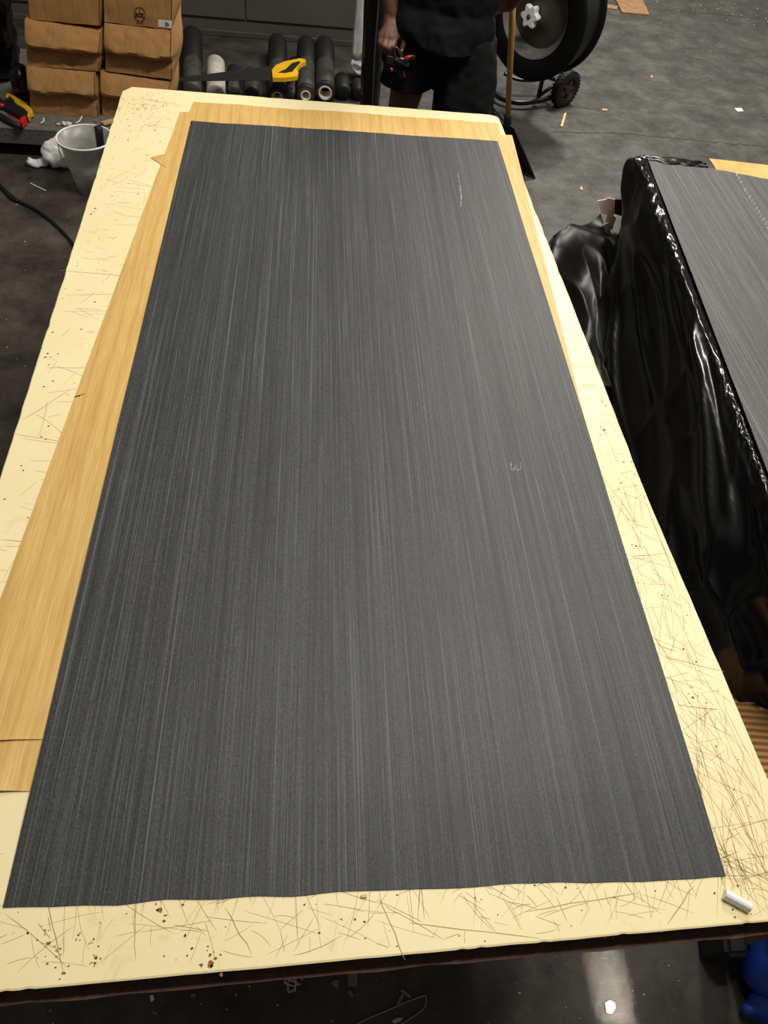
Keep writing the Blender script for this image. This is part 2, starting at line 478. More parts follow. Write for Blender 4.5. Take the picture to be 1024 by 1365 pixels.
bmesh.ops.translate(bm, verts=bm.verts[:], vec=(0, 0, -.0)); prism(bm, [p - UP * .02 + V((0, .004, 0)) for p in fp] + [c_br + V((0, .03, -.054)), c_bl + V((0, .03, -.054))], 0.0198)
tpart('edge_batten', bm, M['edge'])['label'] = 'dark raw batten along the front edge'
# trestle under the board
for lx, ly in ((-0.62, 0.35), (0.55, 0.42), (-0.62, 2.55), (0.48, 2.55)):
    bm = bmesh.new(); box(bm, (lx, ly, 0.37), (0.07, 0.07, 0.74), bev=0.004); tpart('leg', bm, M['timber'])
for ly in (0.35, 2.55):
    bm = bmesh.new(); box(bm, (-0.04, ly, 0.779), (1.36, 0.06, 0.078), bev=0.004); tpart('rail', bm, M['timber'])

# knife scratches: thin grooves drawn as narrow slivers of bare fibre
ZS = ZT + 0.0003


def sliver(bm, pts, w):
    vs = []
    m = len(pts)
    for i, p in enumerate(pts):
        t = (V(pts[min(i + 1, m - 1)]) - V(pts[max(i - 1, 0)])).normalized(); q = V((-t.y, t.x, 0)); k = w * (0.25 if i in (0, m - 1) else 1)
        vs.append((bm.verts.new(V(p) + q * k), bm.verts.new(V(p) - q * k)))
    for a, b in zip(vs, vs[1:]): bm.faces.new((a[0], a[1], b[1], b[0]))


bm = bmesh.new()


def scratch(p, ang, ln, w, curve=0.0):
    pts = []
    for i in range(7):
        t = i / 6 - 0.5; a = ang + curve * t
        q = V((p[0], p[1], 0)) + V((cos(a), sin(a), 0)) * (t * ln)
        if not (-0.80 - 0.03 * q.y < q.x < 0.755 - 0.036 * q.y and -0.114 + .034 * (q.x + .82) < q.y < 2.95): return
        pts.append((q.x, q.y, ZS))
    sliver(bm, pts, w)


for i in range(430):      # the busy front strip, denser to the right
    x = -0.8 + 1.56 * RND.random() ** 0.75; y = RND.uniform(-0.085, 0.05)
    scratch((x, y), RND.choice((1.5, 1.5, 2.0, 0.9, 0.25, 2.7)) + RND.gauss(0, .22), RND.choice((.03, .05, .08, .12)) * RND.uniform(.6, 1.3), RND.uniform(.00018, .00045), RND.gauss(0, .12))
for i in range(330):      # right margin, worst near the front
    y = 0.9 * RND.random() ** 1.7; x = 0.60 + 0.15 * RND.random() - 0.02 * y
    scratch((x, y), RND.choice((1.5, 1.75, 1.9, 0.3, 2.6, 1.2)) + RND.gauss(0, .2), RND.choice((.03, .06, .1, .2)) * RND.uniform(.6, 1.4), RND.uniform(.00018, .00045), RND.gauss(0, .08))
for i in range(70):
    y = RND.uniform(0.8, 2.8); x = 0.715 - 0.03 * (y - 0.9) - 0.06 * RND.random()
    scratch((x, y), RND.choice((0.1, 1.6, 2.9)) + RND.gauss(0, .25), RND.uniform(.02, .09), RND.uniform(.0003, .0007))
for i in range(260):      # left margin
    y = RND.uniform(0, 2.95); x = -0.85 + 0.2 * RND.random() - 0.02 * y
    scratch((x, y), RND.choice((0.0, 0.05, 0.1, 1.5, 1.1, 2.8)) + RND.gauss(0, .15), RND.choice((.03, .06, .12)) * RND.uniform(.5, 1.5), RND.uniform(.0002, .0006), RND.gauss(0, .1))
for a, b in (((0, 945), (60, 900)), ((0, 720), (60, 724)), ((20, 578), (90, 590)), ((60, 490), (120, 490)), ((80, 360), (168, 368)),
             ((30, 560), (92, 520)), ((60, 1190), (85, 1298)), ((180, 1186), (180, 1280)), ((300, 1210), (335, 1270)), ((505, 1195), (540, 1280)),
             ((700, 1215), (850, 1190)), ((545, 1230), (720, 1250)), ((890, 1232), (925, 1180)), ((905, 940), (960, 946)), ((885, 876), (965, 895)), ((843, 742), (890, 738))):
    p, q = G(*a, ZS), G(*b, ZS); sliver(bm, [p.lerp(q, i / 5) + V((RND.gauss(0, .0008), RND.gauss(0, .0008), 0)) for i in range(6)], 0.0007)
o = tpart('scratch', bm, M['scratch']); o['kind'] = 'stuff'; o['label'] = 'brown knife scratches in the paint'
bm = bmesh.new(); bd = bmesh.new()


def fleck(b, p, r):
    k = RND.randint(5, 8); a0 = RND.random() * 6; st = RND.uniform(0.5, 1.0)
    vs = [b.verts.new((p[0] + r * RND.uniform(.5, 1.2) * cos(a0 + 2 * pi * i / k), p[1] + st * r * RND.uniform(.5, 1.2) * sin(a0 + 2 * pi * i / k), ZS + 0.0002)) for i in range(k)]
    b.faces.new(vs)


for x, y, r in ((213, 1213, .010), (281, 1285, .011), (280, 1273, .005), (128, 1276, .006), (127, 1284, .005), (105, 1246, .004), (806, 573, .008), (848, 728, .008), (924, 930, .007), (125, 1252, .004), (455, 1225, .003),
                (60, 1240, .004), (75, 1275, .005), (84, 1297, .006), (66, 1257, .005)):
    p = G(x, y, ZT); fleck(bm, p, r * .6)
    for q in range(4): fleck(bm, p + V((RND.gauss(0, .006), RND.gauss(0, .008), 0)), r * .32)
for i in range(90):
    y = RND.uniform(0.3, 2.93); fleck(bd if i % 2 else bm, (-0.84 + 0.19 * RND.random() - 0.02 * y, y, 0), RND.uniform(.0015, .0045))
for i in range(80):
    fleck(bm, (RND.gauss(-0.78, .06), RND.gauss(2.80, .05), 0), RND.uniform(.001, .0035))
for i in range(60):
    y = RND.uniform(0, 2.7); fleck(bm if i % 3 else bd, (0.72 - 0.034 * (y - .7) - 0.07 * RND.random(), y, 0), RND.uniform(.001, .0035))
for i in range(60): fleck(bd, (RND.uniform(-.8, .74), RND.uniform(-.085, .0), 0), RND.uniform(.001, .0026))
o = tpart('paint_chip', bm, M['chip']); o['kind'] = 'stuff'; o = tpart('dark_fleck', bd, M['chipdark']); o['kind'] = 'stuff'

# ------------------------------------------------------------------ sheets on the table


def sheet(name, poly, thick, mat, z, label, cat='sheet', group=None, wav=0.0, sub=12, seed=0.0):
    """thin sheet from four corners (far left, far right, near right, near left); edges waver, surface gently uneven"""
    a, b, c, d = [V(p) for p in poly]; n, m = sub * 4, sub * 6
    bm = bmesh.new(); rows = []
    for j in range(m + 1):
        v = j / m; r = []
        for i in range(n + 1):
            u = i / n; p = (a.lerp(b, u)).lerp(d.lerp(c, u), v)
            e = 0
            if j in (0, m): p.y += wav * (noise.noise(V((u * 5 + seed, v * 3, 0))) + .5 * noise.noise(V((u * 17 + seed, v, 2))))
            if i in (0, n): p.x += wav * .35 * noise.noise(V((v * 6, u * 3 + seed, 5)))
            p.z = z(u, v) if callable(z) else z
            r.append(p)
        rows.append(r)
    top = [[bm.verts.new(p + UP * thick) for p in r] for r in rows]; bot = [[bm.verts.new(p) for p in r] for r in rows]
    for j in range(m):
        for i in range(n):
            bm.faces.new((top[j][i], top[j][i + 1], top[j + 1][i + 1], top[j + 1][i])); bm.faces.new((bot[j][i], bot[j + 1][i], bot[j + 1][i + 1], bot[j][i + 1]))
    for i in range(n):
        for j in (0, m): bm.faces.new((top[j][i], top[j][i + 1], bot[j][i + 1], bot[j][i]))
    for j in range(m):
        for i in (0, n): bm.faces.new((top[j][i], top[j + 1][i], bot[j + 1][i], bot[j][i]))
    o = obj(name, bm, mat, None, True); tag(o, label, cat, group)
    me = o.data
    for p in me.polygons: p.use_smooth = False
    return o


# lower oak sheet: leaves its near end curled up on the left
def z_low(u, v): return ZT + 0.0006 + 0.017 * max(0, (v - 0.965) / 0.035) ** 2 * max(0, 1 - u / 0.12)


sheet('oak_sheet', [(-0.660, 2.790, 0), (0.684, 2.785, 0), (0.575, 0.186, 0), (-0.779, 0.178, 0)], 0.0009, M['oak'], z_low,
      'lower oak veneer sheet jutting out along the right edge of the dark sheet', 'veneer', 'oak veneer sheets', 0.004, seed=3)


def z_up(u, v): return ZT + 0.0024 + 0.006 * max(0, (v - 0.985) / 0.015) ** 2 * max(0, 1 - u / 0.12)


oak_up = sheet('oak_sheet', [(-0.618, 2.882, 0), (0.640, 2.884, 0), (0.560, 0.270, 0), (-0.7735, 0.268, 0)], 0.0009, M['oak'], z_up,
      'upper oak veneer sheet, showing along the far end of the dark sheet', 'veneer', 'oak veneer sheets', 0.012, seed=9)
# far left strip of the lower sheet as seen beside the dark one
dark = sheet('charcoal_sheet', [G(255, 163, ZT), G(663, 190, ZT), G(967, 1168, ZT), G(4, 1210, ZT)], 0.0012, M['laminate'],
             lambda u, v: ZT + 0.0044 * (1 - max(0, (v - 0.94) / 0.06)) + 0.0007,
             'large charcoal laminate sheet with fine streaks laid over oak veneers on the cream table', 'sheet', None, 0.006, seed=1)
ZD = ZT + 0.0068


def ribbon(name, px, z, w, mat, parent=None, rag=0.5, dash=0.0):
    pts = smooth_path([G(x, y, z) for x, y in px], 10); bm = bmesh.new(); vs = []
    for i, p in enumerate(pts):
        t = (pts[min(i + 1, len(pts) - 1)] - pts[max(i - 1, 0)]).normalized(); q = V((-t.y, t.x, 0)) * w * (1 - rag * RND.random())
        vs.append((bm.verts.new(p + q), bm.verts.new(p - q)))
    for i, (a, b) in enumerate(zip(vs, vs[1:])):
        if RND.random() >= dash: bm.faces.new((a[0], a[1], b[1], b[0]))
    return obj(name, bm, mat, parent)


ribbon('chalk_mark', [(610, 230), (613, 248), (615, 262), (614, 275)], ZD, 0.0016, M['chalk'], dark, 0.8, 0.15)['label'] = 'short white chalk stroke'
o = ribbon('chalk_mark', [(682, 616), (681, 623), (684, 627), (688, 621), (690, 627), (694, 625), (694, 617)], ZD + 0.0006, 0.0011, M['chalk'], dark, 0.8, 0.1)
o['label'] = 'small curly chalk mark'
# offcut triangle poking out from under the sheets
bm = bmesh.new(); prism(bm, [G(201, 210, ZT + .001), G(230, 203, ZT + .001), G(222, 224, ZT + .001)], 0.0015)
tag(obj('wood_offcut', bm, mk_oak('pink_oak', 1.2)), 'small triangular wood offcut poking out left of the oak sheet', 'offcut')
bm = bmesh.new(); tube(bm, [G(100, 529, ZT + .0025), G(113, 525, ZT + .003)], 0.0013, 6)
tag(obj('splinter', bm, M['black']), 'tiny dark splinter on the cream table beside the oak edge', 'splinter')
bm = bmesh.new(); prism(bm, [G(x, y, ZT + .0015) for x, y in ((481, 1193), (489, 1192), (489, 1196), (482, 1197))], 0.002)
tag(obj('wood_chip', bm, M['wood']), 'tiny tan wood chip at the near edge of the charcoal sheet', 'wood chip')
# white half-round stub
a, b = G(966, 1191, ZT + .0075), G(1001, 1210, ZT + .0075)
bm = bmesh.new(); d = (b - a).normalized(); nn = V((-d.y, d.x, 0)); prof = [(-.0085, -.0072), (-.0085, .001), (-.005, .0065), (0, .0085), (.005, .0065), (.0085, .001), (.0085, -.0072)]
ra = [bm.verts.new(a + nn * x + UP * z) for x, z in prof]; rb = [bm.verts.new(b + nn * x + UP * z) for x, z in prof]
bm.faces.new(ra[::-1]); bm.faces.new(rb)
for i in range(len(prof)): bm.faces.new((ra[i], ra[(i + 1) % len(prof)], rb[(i + 1) % len(prof)], rb[i]))
bmesh.ops.bevel(bm, geom=bm.edges[:], offset=0.0008, segments=1, affect='EDGES')
tag(obj('chalk_stub', bm, M['white']), 'white faceted stick lying on the near right corner of the cream table', 'stick')
#MORE
# ------------------------------------------------------------------ wrapped stack of boards on the right
ZS2 = 0.45
lA, lB, lC = V((1.635, 3.511, 0)), V((1.489, 2.127, 0)), V((1.423, 1.273, 0))
ld = (lC - lA).normalized(); lr = V((-ld.y, ld.x, 0)); far_l = lA; lw, ll = 1.30, 2.60
st = empty('board_stack', 'low stack of boards under black plastic film right of the work table', 'stack', (2.1, 2.1, 0))
sti = Matrix.Translation((-2.1, -2.1, 0))


def spart(name, bm, mat, smooth=False):
    bmesh.ops.transform(bm, matrix=sti, verts=bm.verts[:]); return obj(name, bm, mat, st, smooth)


def sp(u, v, z): return far_l + lr * u + ld * v + UP * z      # u across to the right, v towards the viewer


for v in (0.15, 1.3, 2.45):
    bm = bmesh.new(); prism(bm, [sp(0.06, v, 0), sp(lw, v, 0), sp(lw, v + .1, 0), sp(0.06, v + .1, 0)], 0.10); spart('bearer', bm, M['timber'])
k = 0
for z in [0.102 + i * 0.0345 for i in range(10)]:
    e = RND.uniform(-.008, .008); bm = bmesh.new(); prism(bm, [sp(0.045 + e, 0.03, z), sp(lw + e, 0.03, z), sp(lw + e, ll, z), sp(0.045 + e, ll, z)], 0.0335); spart('board', bm, M['edge'])
# film: stations from the far corner down the long side and round the near end, each from the top edge to the floor
ST = [
    [sp(.75, .06, .42), sp(.75, -.01, .415), sp(.75, -.04, .33), sp(.75, -.06, .15), sp(.75, -.10, .01)],
    [sp(.36, .06, .425), sp(.36, -.01, .42), sp(.36, -.04, .33), sp(.36, -.06, .15), sp(.36, -.10, .01)],
    [sp(.14, .02, .456), sp(.14, -.02, .449), sp(.14, -.04, .33), sp(.14, -.06, .15), sp(.14, -.10, .01)],
    [(866, 214, .458), (846, 211, .450), (838, 220, .37), (838, 262, .2), (834, 305, .01)],
    [(874, 242, .458), (859, 246, .448), (845, 275, .34), (840, 300, .2), (828, 330, .01)],
    [(895, 300, .458), (878, 302, .448), (858, 330, .35), (828, 372, .16), (803, 400, .01)],
    [(914, 352, .458), (900, 354, .448), (882, 392, .35), (836, 430, .15), (800, 470, .01)],
    [(944, 430, .458), (930, 434, .448), (910, 474, .36), (858, 520, .16), (812, 560, .01)],
    [(973, 507, .458), (960, 512, .448), (940, 556, .37), (886, 600, .17), (838, 640, .01)],
    [(1001, 584, .458), (990, 590, .448), (968, 640, .37), (914, 690, .18), (866, 730, .01)],
    [(1027, 650, .458), (1018, 658, .448), (1004, 716, .37), (950, 776, .18), (890, 812, .01)],
    [(1056, 728, .458), (1050, 740, .445), (1040, 806, .34), (996, 850, .17), (930, 880, .01)],
    [(1090, 800, .458), (1090, 815, .44), (1084, 876, .32), (1046, 910, .14), (975, 913, .006)],
    [(1150, 850, .458), (1150, 870, .44), (1146, 920, .32), (1104, 938, .12), (1040, 950, .006)],
    [(1250, 890, .458), (1250, 910, .44), (1246, 950, .32), (1210, 975, .12), (1150, 990, .006)],
]
stat = [[p if isinstance(p, V) else G(*p) for p in r] for r in ST]
NU, NV = 28, 60
cols = []
for j in range(5): cols.append(smooth_path([r[j] for r in stat], NU))
rows = [smooth_path([c[i] for c in cols], NV // 4) for i in range(len(cols[0]))]
nr, nc = len(rows), len(rows[0])


def fold(i, j):
    s = i / NU; t = j / (nc - 1)                          # s station number, t 0 top .. 1 floor
    dep = math.sin(min(1, t * 2.0) * pi / 2) * (0.3 + 0.7 * t)
    rg = lambda x, k: max(0.0, 1 - abs(noise.noise(x)) * k) ** 1.6
    w = 0.5 * noise.noise(V((s * 0.5, t * 1.5, 7)))
    f1 = rg(V((s * 0.30 + w, t * 2.6 - s * 0.22 + w, 1.3)), 2.2)
    f2 = rg(V((s * 0.42 + 9, t * 5.0 - s * 0.30 + w, 4.7)), 2.8)
    f3 = rg(V((s * 1.1 - t * 1.0, t * 3.0, 8.1)), 3.4)
    k1 = 0.35 + 0.65 * max(0, 1 - abs(s - 4.6) / 2.2) + 0.5 * max(0, 1 - abs(s - 9) / 1.2)
    cr = (rg(V((s * 7, t * 9, 2.1)), 2.4) + 0.5 * rg(V((s * 11 + t * 20, t * 16, 6.1)), 2.4)) * math.exp(-((t - .15) / .11) ** 2) * k1
    k1 *= min(1, max(0.12, (s - 3) / .5)); dep *= min(1, max(.25, s - 2.6))
    return 0.055 * dep * f1 + 0.026 * dep * f2 + 0.010 * dep * f3 + 0.012 * cr


bm = bmesh.new(); nrm = []
P = []
for i in range(nr):
    r = []
    for j in range(nc):
        a = rows[min(i + 1, nr - 1)][j] - rows[max(i - 1, 0)][j]; b = rows[i][min(j + 1, nc - 1)] - rows[i][max(j - 1, 0)]
        q = a.cross(b); q.normalize()
        if q.dot(rows[i][j] - V((2.15, 2.1, .1))) < 0: q = -q
        p = rows[i][j] + q * fold(i, j) * (0 if j == 0 else 1)
        p.z = max(p.z, 0.003 + 0.006 * (noise.noise(V((i * .2, j * .3, 0))) + 1)); r.append(p)
    P.append(r)
grid(bm, P)
film = spart('plastic_film', bm, M['film'], True); film['label'] = 'glossy black plastic film draped over the side'
# flap of the film spread on the floor beside the bench
FL = [
    [(799, 290, .02), (770, 299, .05), (745, 312, .05), (731, 326, .02)],
    [(812, 312, .02), (790, 322, .05), (760, 338, .05), (734, 345, .02)],
    [(818, 345, .05), (800, 352, .06), (772, 362, .09), (742, 372, .015)],
    [(815, 390, .08), (800, 400, .05), (780, 410, .06), (752, 415, .015)],
    [(812, 450, .05), (800, 455, .04), (782, 460, .05), (760, 470, .015)],
    [(815, 520, .04), (805, 520, .04), (790, 520, .04), (775, 530, .01)],
]
fs = [[G(*p) for p in r] for r in FL]; cs = [smooth_path([r[j] for r in fs], 16) for j in range(4)]
rw = [smooth_path([c[i] for c in cs], 16) for i in range(len(cs[0]))]; bm = bmesh.new()
for i, r in enumerate(rw):
    for j, p in enumerate(r):
        p.z = max(0.003, p.z + 0.045 * (0.6 - abs(noise.noise(V((i * .03 + j * .02, j * .045, 3)))) * 2) + 0.004 * (0.6 - abs(noise.noise(V((i * .09, j * .09 + 4, 6)))) * 2))
grid(bm, rw); spart('film_flap', bm, mk_plastic('dusty_film', (16, 15, 14), 0.38, 0.18, 9, 0.2), True)['label'] = 'loose end of the black film lying crumpled on the floor'
# rolled back film along the far edge of the sheet
bm = bmesh.new()
for off, rr, z0, sd in ((-0.020, 0.017, .462, 1), (0.016, 0.021, .460, 5)):
    pts = []
    for i in range(34):
        t = i / 33; p = sp(0.005 + 0.32 * t, 0.012 - off, z0); w = sin(pi * min(1, t * 1.02)) ** 0.6
        pts.append(p + V((0, 0.02 * noise.noise(V((t * 5, sd, 0))), 0.006 * noise.noise(V((t * 4, sd, 4))))))
    tube(bm, pts, [rr * (0.35 + 0.8 * sin(pi * i / 33)) * (1 + .25 * noise.noise(V((i * .12, sd, 9)))) for i in range(34)], 16, flat=0.55)
spart('film_roll', bm, M['film'], True)['label'] = 'bunched black film along the far edge'
# sheets on top of the stack
plyz = 0.4495
bm = bmesh.new()
prism(bm, [G(945, 212, plyz), G(1024, 221, plyz), sp(lw + .02, -.07, plyz), sp(lw + .02, .3, plyz), sp(0.36, .3, plyz), G(953, 224, plyz)], 0.004)
tag(obj('plywood_strip', bm, mk_oak('orange_ply', 1.5)), 'orange plywood edge showing past the far end of the grey sheet on the wrapped stack', 'plywood')
g2 = sheet('grey_sheet', [sp(0, 0, 0), sp(1.25, 0.17, 0), sp(1.25, 2.58, 0), sp(0, 2.58, 0)], 0.003, M['laminate2'], lambda u, v: 0.4595,
           'grey laminate sheet lying on top of the black wrapped stack', 'sheet', None, 0.012, seed=21)
zz = []
for i in range(34):
    t = i / 33; zz.append((980 + 50 * t * (0.9 + 0.1 * t) + (2.6 if i % 2 else -2.0) * (0.7 + .6 * t), 229 + 82 * t))
pts = [G(x, y, 0.4632) for x, y in zz]; bm = bmesh.new(); pts = [p for a, b in zip(pts, pts[1:]) for p in (a, a.lerp(b, .5))]
vs = [(bm.verts.new((p.x - w, p.y, .4632)), bm.verts.new((p.x + w, p.y, .4632))) for p in pts for w in (RND.choice((.001, .002, .003)),)]
for a, b in zip(vs, vs[1:]): bm.faces.new((a[0], a[1], b[1], b[0]))
obj('chalk_mark', bm, M['chalk'], g2)['label'] = 'white zigzag chalk line'
# torn cardboard by the far corner, corrugated sheet at the near end
cb = empty('torn_cardboard', 'torn pale cardboard piece standing at the far corner of the black wrapped stack', 'cardboard', G(815, 300, 0))


def child(name, bm, mat, par, smooth=False):
    bmesh.ops.transform(bm, matrix=Matrix.Translation(-par.location), verts=bm.verts[:]); return obj(name, bm, mat, par, smooth)


Yc = 3.62
bm = bmesh.new(); prism(bm, [A(x, y, Yc) for x, y in ((797, 268), (808, 266), (811, 264), (820, 266), (820, 282), (818, 287), (822, 290), (812, 318), (806, 303), (810, 287), (802, 284))], 0.006, V((0, 1, 0)))
child('pale_face', bm, M['core'], cb)
bm = bmesh.new(); prism(bm, [A(x, y, Yc - .03) for x, y in ((820, 266), (838, 266), (838, 280), (828, 288), (819, 285))], 0.012, V((0.3, 1, 0)))
child('brown_face', bm, M['card_dark'], cb)
bm = bmesh.new(); prism(bm, [A(x, y, Yc - .10) for x, y in ((804, 300), (811, 297), (815, 312), (811, 318))], 0.006, V((0, 1, 0)))
child('orange_face', bm, M['wood'], cb)
# corrugated sheet: every flute is real
bm = bmesh.new(); o0 = V((0.90, 0.86, 0.0)); ux = V((0.997, -0.085, 0)); uy = V((-0.085, -0.997, 0)); rws = []
for i in range(0, 301):
    t = i / 300; ph = i / 10 * 2 * pi; r = []
    for q in range(13):
        p = o0 + uy * (t * 0.66) + ux * (q / 12 * 0.60); p.z = 0.009 + 0.008 * sin(ph); r.append(p)
    rws.append(r)
grid(bm, rws)
cor = obj('corrugated_card', bm, plain('kraft_flutes', (186, 144, 92), .8, var=.06), None, True); tag(cor, 'brown corrugated cardboard sheet on the floor at the near end of the wrapped stack', 'cardboard')

# ------------------------------------------------------------------ cartons in two columns on the low platform
YP = 4.0; ZP = 0.168
pf = empty('low_platform', 'low grey platform under the cardboard cartons', 'platform', (-1.7, YP, 0))
bm = bmesh.new(); box(bm, (-1.90, YP + .53, ZP - .006), (1.75, 1.06, 0.012), bev=0.003); child('deck', bm, M['platform'], pf)
bm = bmesh.new(); box(bm, (-1.90, YP + .012, ZP - .052), (1.75, 0.02, 0.078), bev=0.003); child('front_edge', bm, M['platedge'], pf)
for x in (-2.6, -1.15):
    for y in (.25, .9):
        bm = bmesh.new(); box(bm, (x, YP + y, 0.078), (0.1, 0.1, 0.156), bev=0.004); child('foot', bm, M['blacksteel'], pf)
YB = 4.19


def carton(label, quad, depth, kind, seed, dy=0.0, side=0.03):
    """quad: the four front corners as seen (top left, top right, bottom right, bottom left)"""
    y0 = YB + dy
    tl, tr, br, bl = [A(x, y, y0) for x, y in quad]
    for q in (bl, br): q.z = max(q.z, ZP + .001 if quad[2][1] > 140 else q.z)
    e = empty('carton', label, 'cardboard box', (bl + br) / 2, 'stacked cardboard cartons')
    n, m, kk = 28, 22, 6
    rs = random.Random(seed); fl = 0.40 + .08 * rs.random(); cr = fl + 0.16

    def front(u, v):                          # bulge of the crushed front face, v 0 top .. 1 bottom; positive sticks out
        if kind == 'flat': return 0.006 * sin(pi * u) * sin(pi * v) + 0.004 * noise.noise(V((u * 4, v * 4, seed)))
        w = 0.06 * noise.noise(V((u * 2.3, seed, 0))) + 0.03 * noise.noise(V((u * 6, seed, 3)))
        a, b = fl + w, cr + w * 1.3 + (0.07 * max(0, 1 - abs(u - .62) / .2) if kind == 'dent' else 0)
        d = 0.052
        if v < a: f = d * (v / a) ** 0.9
        elif v < b: f = d + (-0.018 - d) * ((v - a) / (b - a)) ** 1.2
        else: f = -0.018 + 0.026 * min(1, (v - b) / 0.1) * (1 - 0.4 * (v - b))
        if kind == 'dent': f -= 0.03 * max(0, 1 - ((u - .6) / .16) ** 2) * max(0, 1 - ((v - b - .12) / .16) ** 2)
        return f * (0.55 + 0.45 * min(1, 8 * min(u, 1 - u)) ** .5) + 0.004 * noise.noise(V((u * 9, v * 7, seed)))

    def pos(u, v, k):                         # k 0 front .. 1 back
        p = tl.lerp(tr, u).lerp(bl.lerp(br, u), v)
        p.x += side * (4 * k * (1 - k)) * (1 if u > .5 else -1) * (abs(u - .5) * 2) ** 3 * sin(pi * v)
        p.y += k * depth - front(u, v) * (1 - k) ** 2
        p.z += (0.004 * noise.noise(V((u * 4, k * 3, seed)))) if v in (0, 1) else 0
        return p
    bm = bmesh.new()
    U = [i / n for i in range(n + 1)]; VV = [i / m for i in range(m + 1)]; K = [i / kk for i in range(kk + 1)]
    grid(bm, [[pos(u, v, 0) for u in U] for v in VV]); grid(bm, [[pos(u, v, 1) for u in U] for v in VV])
    grid(bm, [[pos(0, v, k) for k in K] for v in VV]); grid(bm, [[pos(1, v, k) for k in K] for v in VV])
    grid(bm, [[pos(u, 0, k) for u in U] for k in K]); grid(bm, [[pos(u, 1, k) for u in U] for k in K])
    bmesh.ops.remove_doubles(bm, verts=bm.verts[:], dist=0.0005)
    o = child('carton_body', bm, M['card'], e, True)
    for p in o.data.polygons: p.use_smooth = True
    o.data.set_sharp_from_angle(angle=radians(38))
    bm = bmesh.new()                          # the flap seam down the corner edge
    tube(bm, [pos(0.99, v, 0) - V((0, .001, 0)) for v in VV], 0.0022, 6); child('corner_seam', bm, M['card_dark'], e)
    return e, pos


def C(label, q, kind, seed, **k): return carton(label, q, 0.42, kind, seed, **k)


C('crushed carton at the foot of the front left stack, above the white scraps', ((35, 88), (127, 97), (132, 157), (42, 150)), 'crush', 3)
C('dented carton in the middle of the front left stack with a caved in corner', ((33, 26), (135, 43), (133, 95), (37, 87)), 'dent', 12, dy=.005)
C('flat fronted carton on top of the left stack', ((34, -46), (133, -32), (134, 34), (40, 26)), 'flat', 5, dy=.02)
C('carton at the foot of the right stack, half hidden by the cream table corner', ((134, 95), (228, 110), (222, 172), (138, 160)), 'crush', 8, dy=.02)
C('carton in the middle of the right stack with a long torn flap line', ((139, 31), (229, 42), (230, 106), (141, 94)), 'crush', 15, dy=.02)
e, pos = C('carton on top of the right stack with a round black emblem and white label', ((138, -40), (231, -30), (229, 40), (139, 29)), 'flat', 6, dy=.025)


def on_face(u, v, d=0.002): return pos(u, v, 0) - V((0, d, 0))


def uvpix(x, y):                              # position on the printed face of the point seen at pixel x, y
    best = None
    for i in range(60):
        for j in range(60):
            p = pos(i / 59, j / 59, 0); q = R @ (p - CAM); dx, dy = 512 + FOC * q.x / q.z - x, 682.5 + FOC * q.y / q.z - y
            if best is None or dx * dx + dy * dy < best[0]: best = (dx * dx + dy * dy, i / 59, j / 59)
    return best[1:]


u0, v0 = uvpix(211, 25); u1, v1 = uvpix(229, 38)
bm = bmesh.new(); grid(bm, [[on_face(u0 + (u1 - u0) * i / 6, v0 + (v1 - v0) * j / 4, .003) for i in range(7)] for j in range(5)]); lb = child('label_sticker', bm, M['white'], e); lb['label'] = 'white address label'
bm = bmesh.new()
for r in range(4):
    a, b = u0 + (u1 - u0) * .5, u0 + (u1 - u0) * (.75 + .05 * (r % 3)); v = v0 + (v1 - v0) * (.25 + r * .15)
    vs = [bm.verts.new(on_face(*q, .0042)) for q in ((a, v), (b, v), (b, v + .012), (a, v + .012))]; bm.faces.new(vs)
lp = child('label_print', bm, M['greyprint'], e)
u, v = uvpix(186, 19); cu, cv = u, v; bm = bmesh.new()
ru, rv = 0.082, 0.15
for k in range(40):
    if k % 10 == 9: continue
    a, b = 2 * pi * k / 40, 2 * pi * (k + 1) / 40
    for r0, r1 in ((0.9, 1.02),): bm.faces.new([bm.verts.new(on_face(cu + ru * r * cos(t), cv + rv * r * sin(t))) for r, t in ((r0, a), (r1, a), (r1, b), (r0, b))])
for t0 in (-90, 30, 150):
    c, s_ = cos(radians(t0)), sin(radians(t0)); w = .05
    bm.faces.new([bm.verts.new(on_face(cu + ru * x, cv + rv * y)) for x, y in ((c * .45 - s_ * w, s_ * .45 + c * w), (c * .45 + s_ * w, s_ * .45 - c * w), (c * .9 + s_ * w, s_ * .9 - c * w), (c * .9 - s_ * w, s_ * .9 + c * w))])
L = {'N': [((0, 1), (0, 0)), ((0, 0), (1, 1)), ((1, 1), (1, 0))], 'Z': [((0, 0), (1, 0)), ((1, 0), (0, 1)), ((0, 1), (1, 1))], 'E': [((0, 0), (0, 1)), ((0, 0), (1, 0)), ((0, .5), (.8, .5)), ((0, 1), (1, 1))]}


def seg(x0, y0, x1, y1, w):
    d = V((x1 - x0, y1 - y0, 0)).normalized(); q = V((-d.y, d.x, 0)) * w
    bm.faces.new([bm.verts.new(on_face(cu + ru * x, cv + rv * y)) for x, y in ((x0 + q.x, y0 + q.y), (x1 + q.x, y1 + q.y), (x1 - q.x, y1 - q.y), (x0 - q.x, y0 - q.y))])


for k, ch in enumerate('NZE'):
    for (x0, y0), (x1, y1) in L[ch]: seg(-.72 + k * .52 + x0 * .38, -.2 + y0 * .46, -.72 + k * .52 + x1 * .38, -.2 + y1 * .46, .07)
for k in range(7): seg(-.62 + k * .19, 1.18, -.5 + k * .19, 1.18 , .08)
child('emblem_print', bm, M['print'], e)

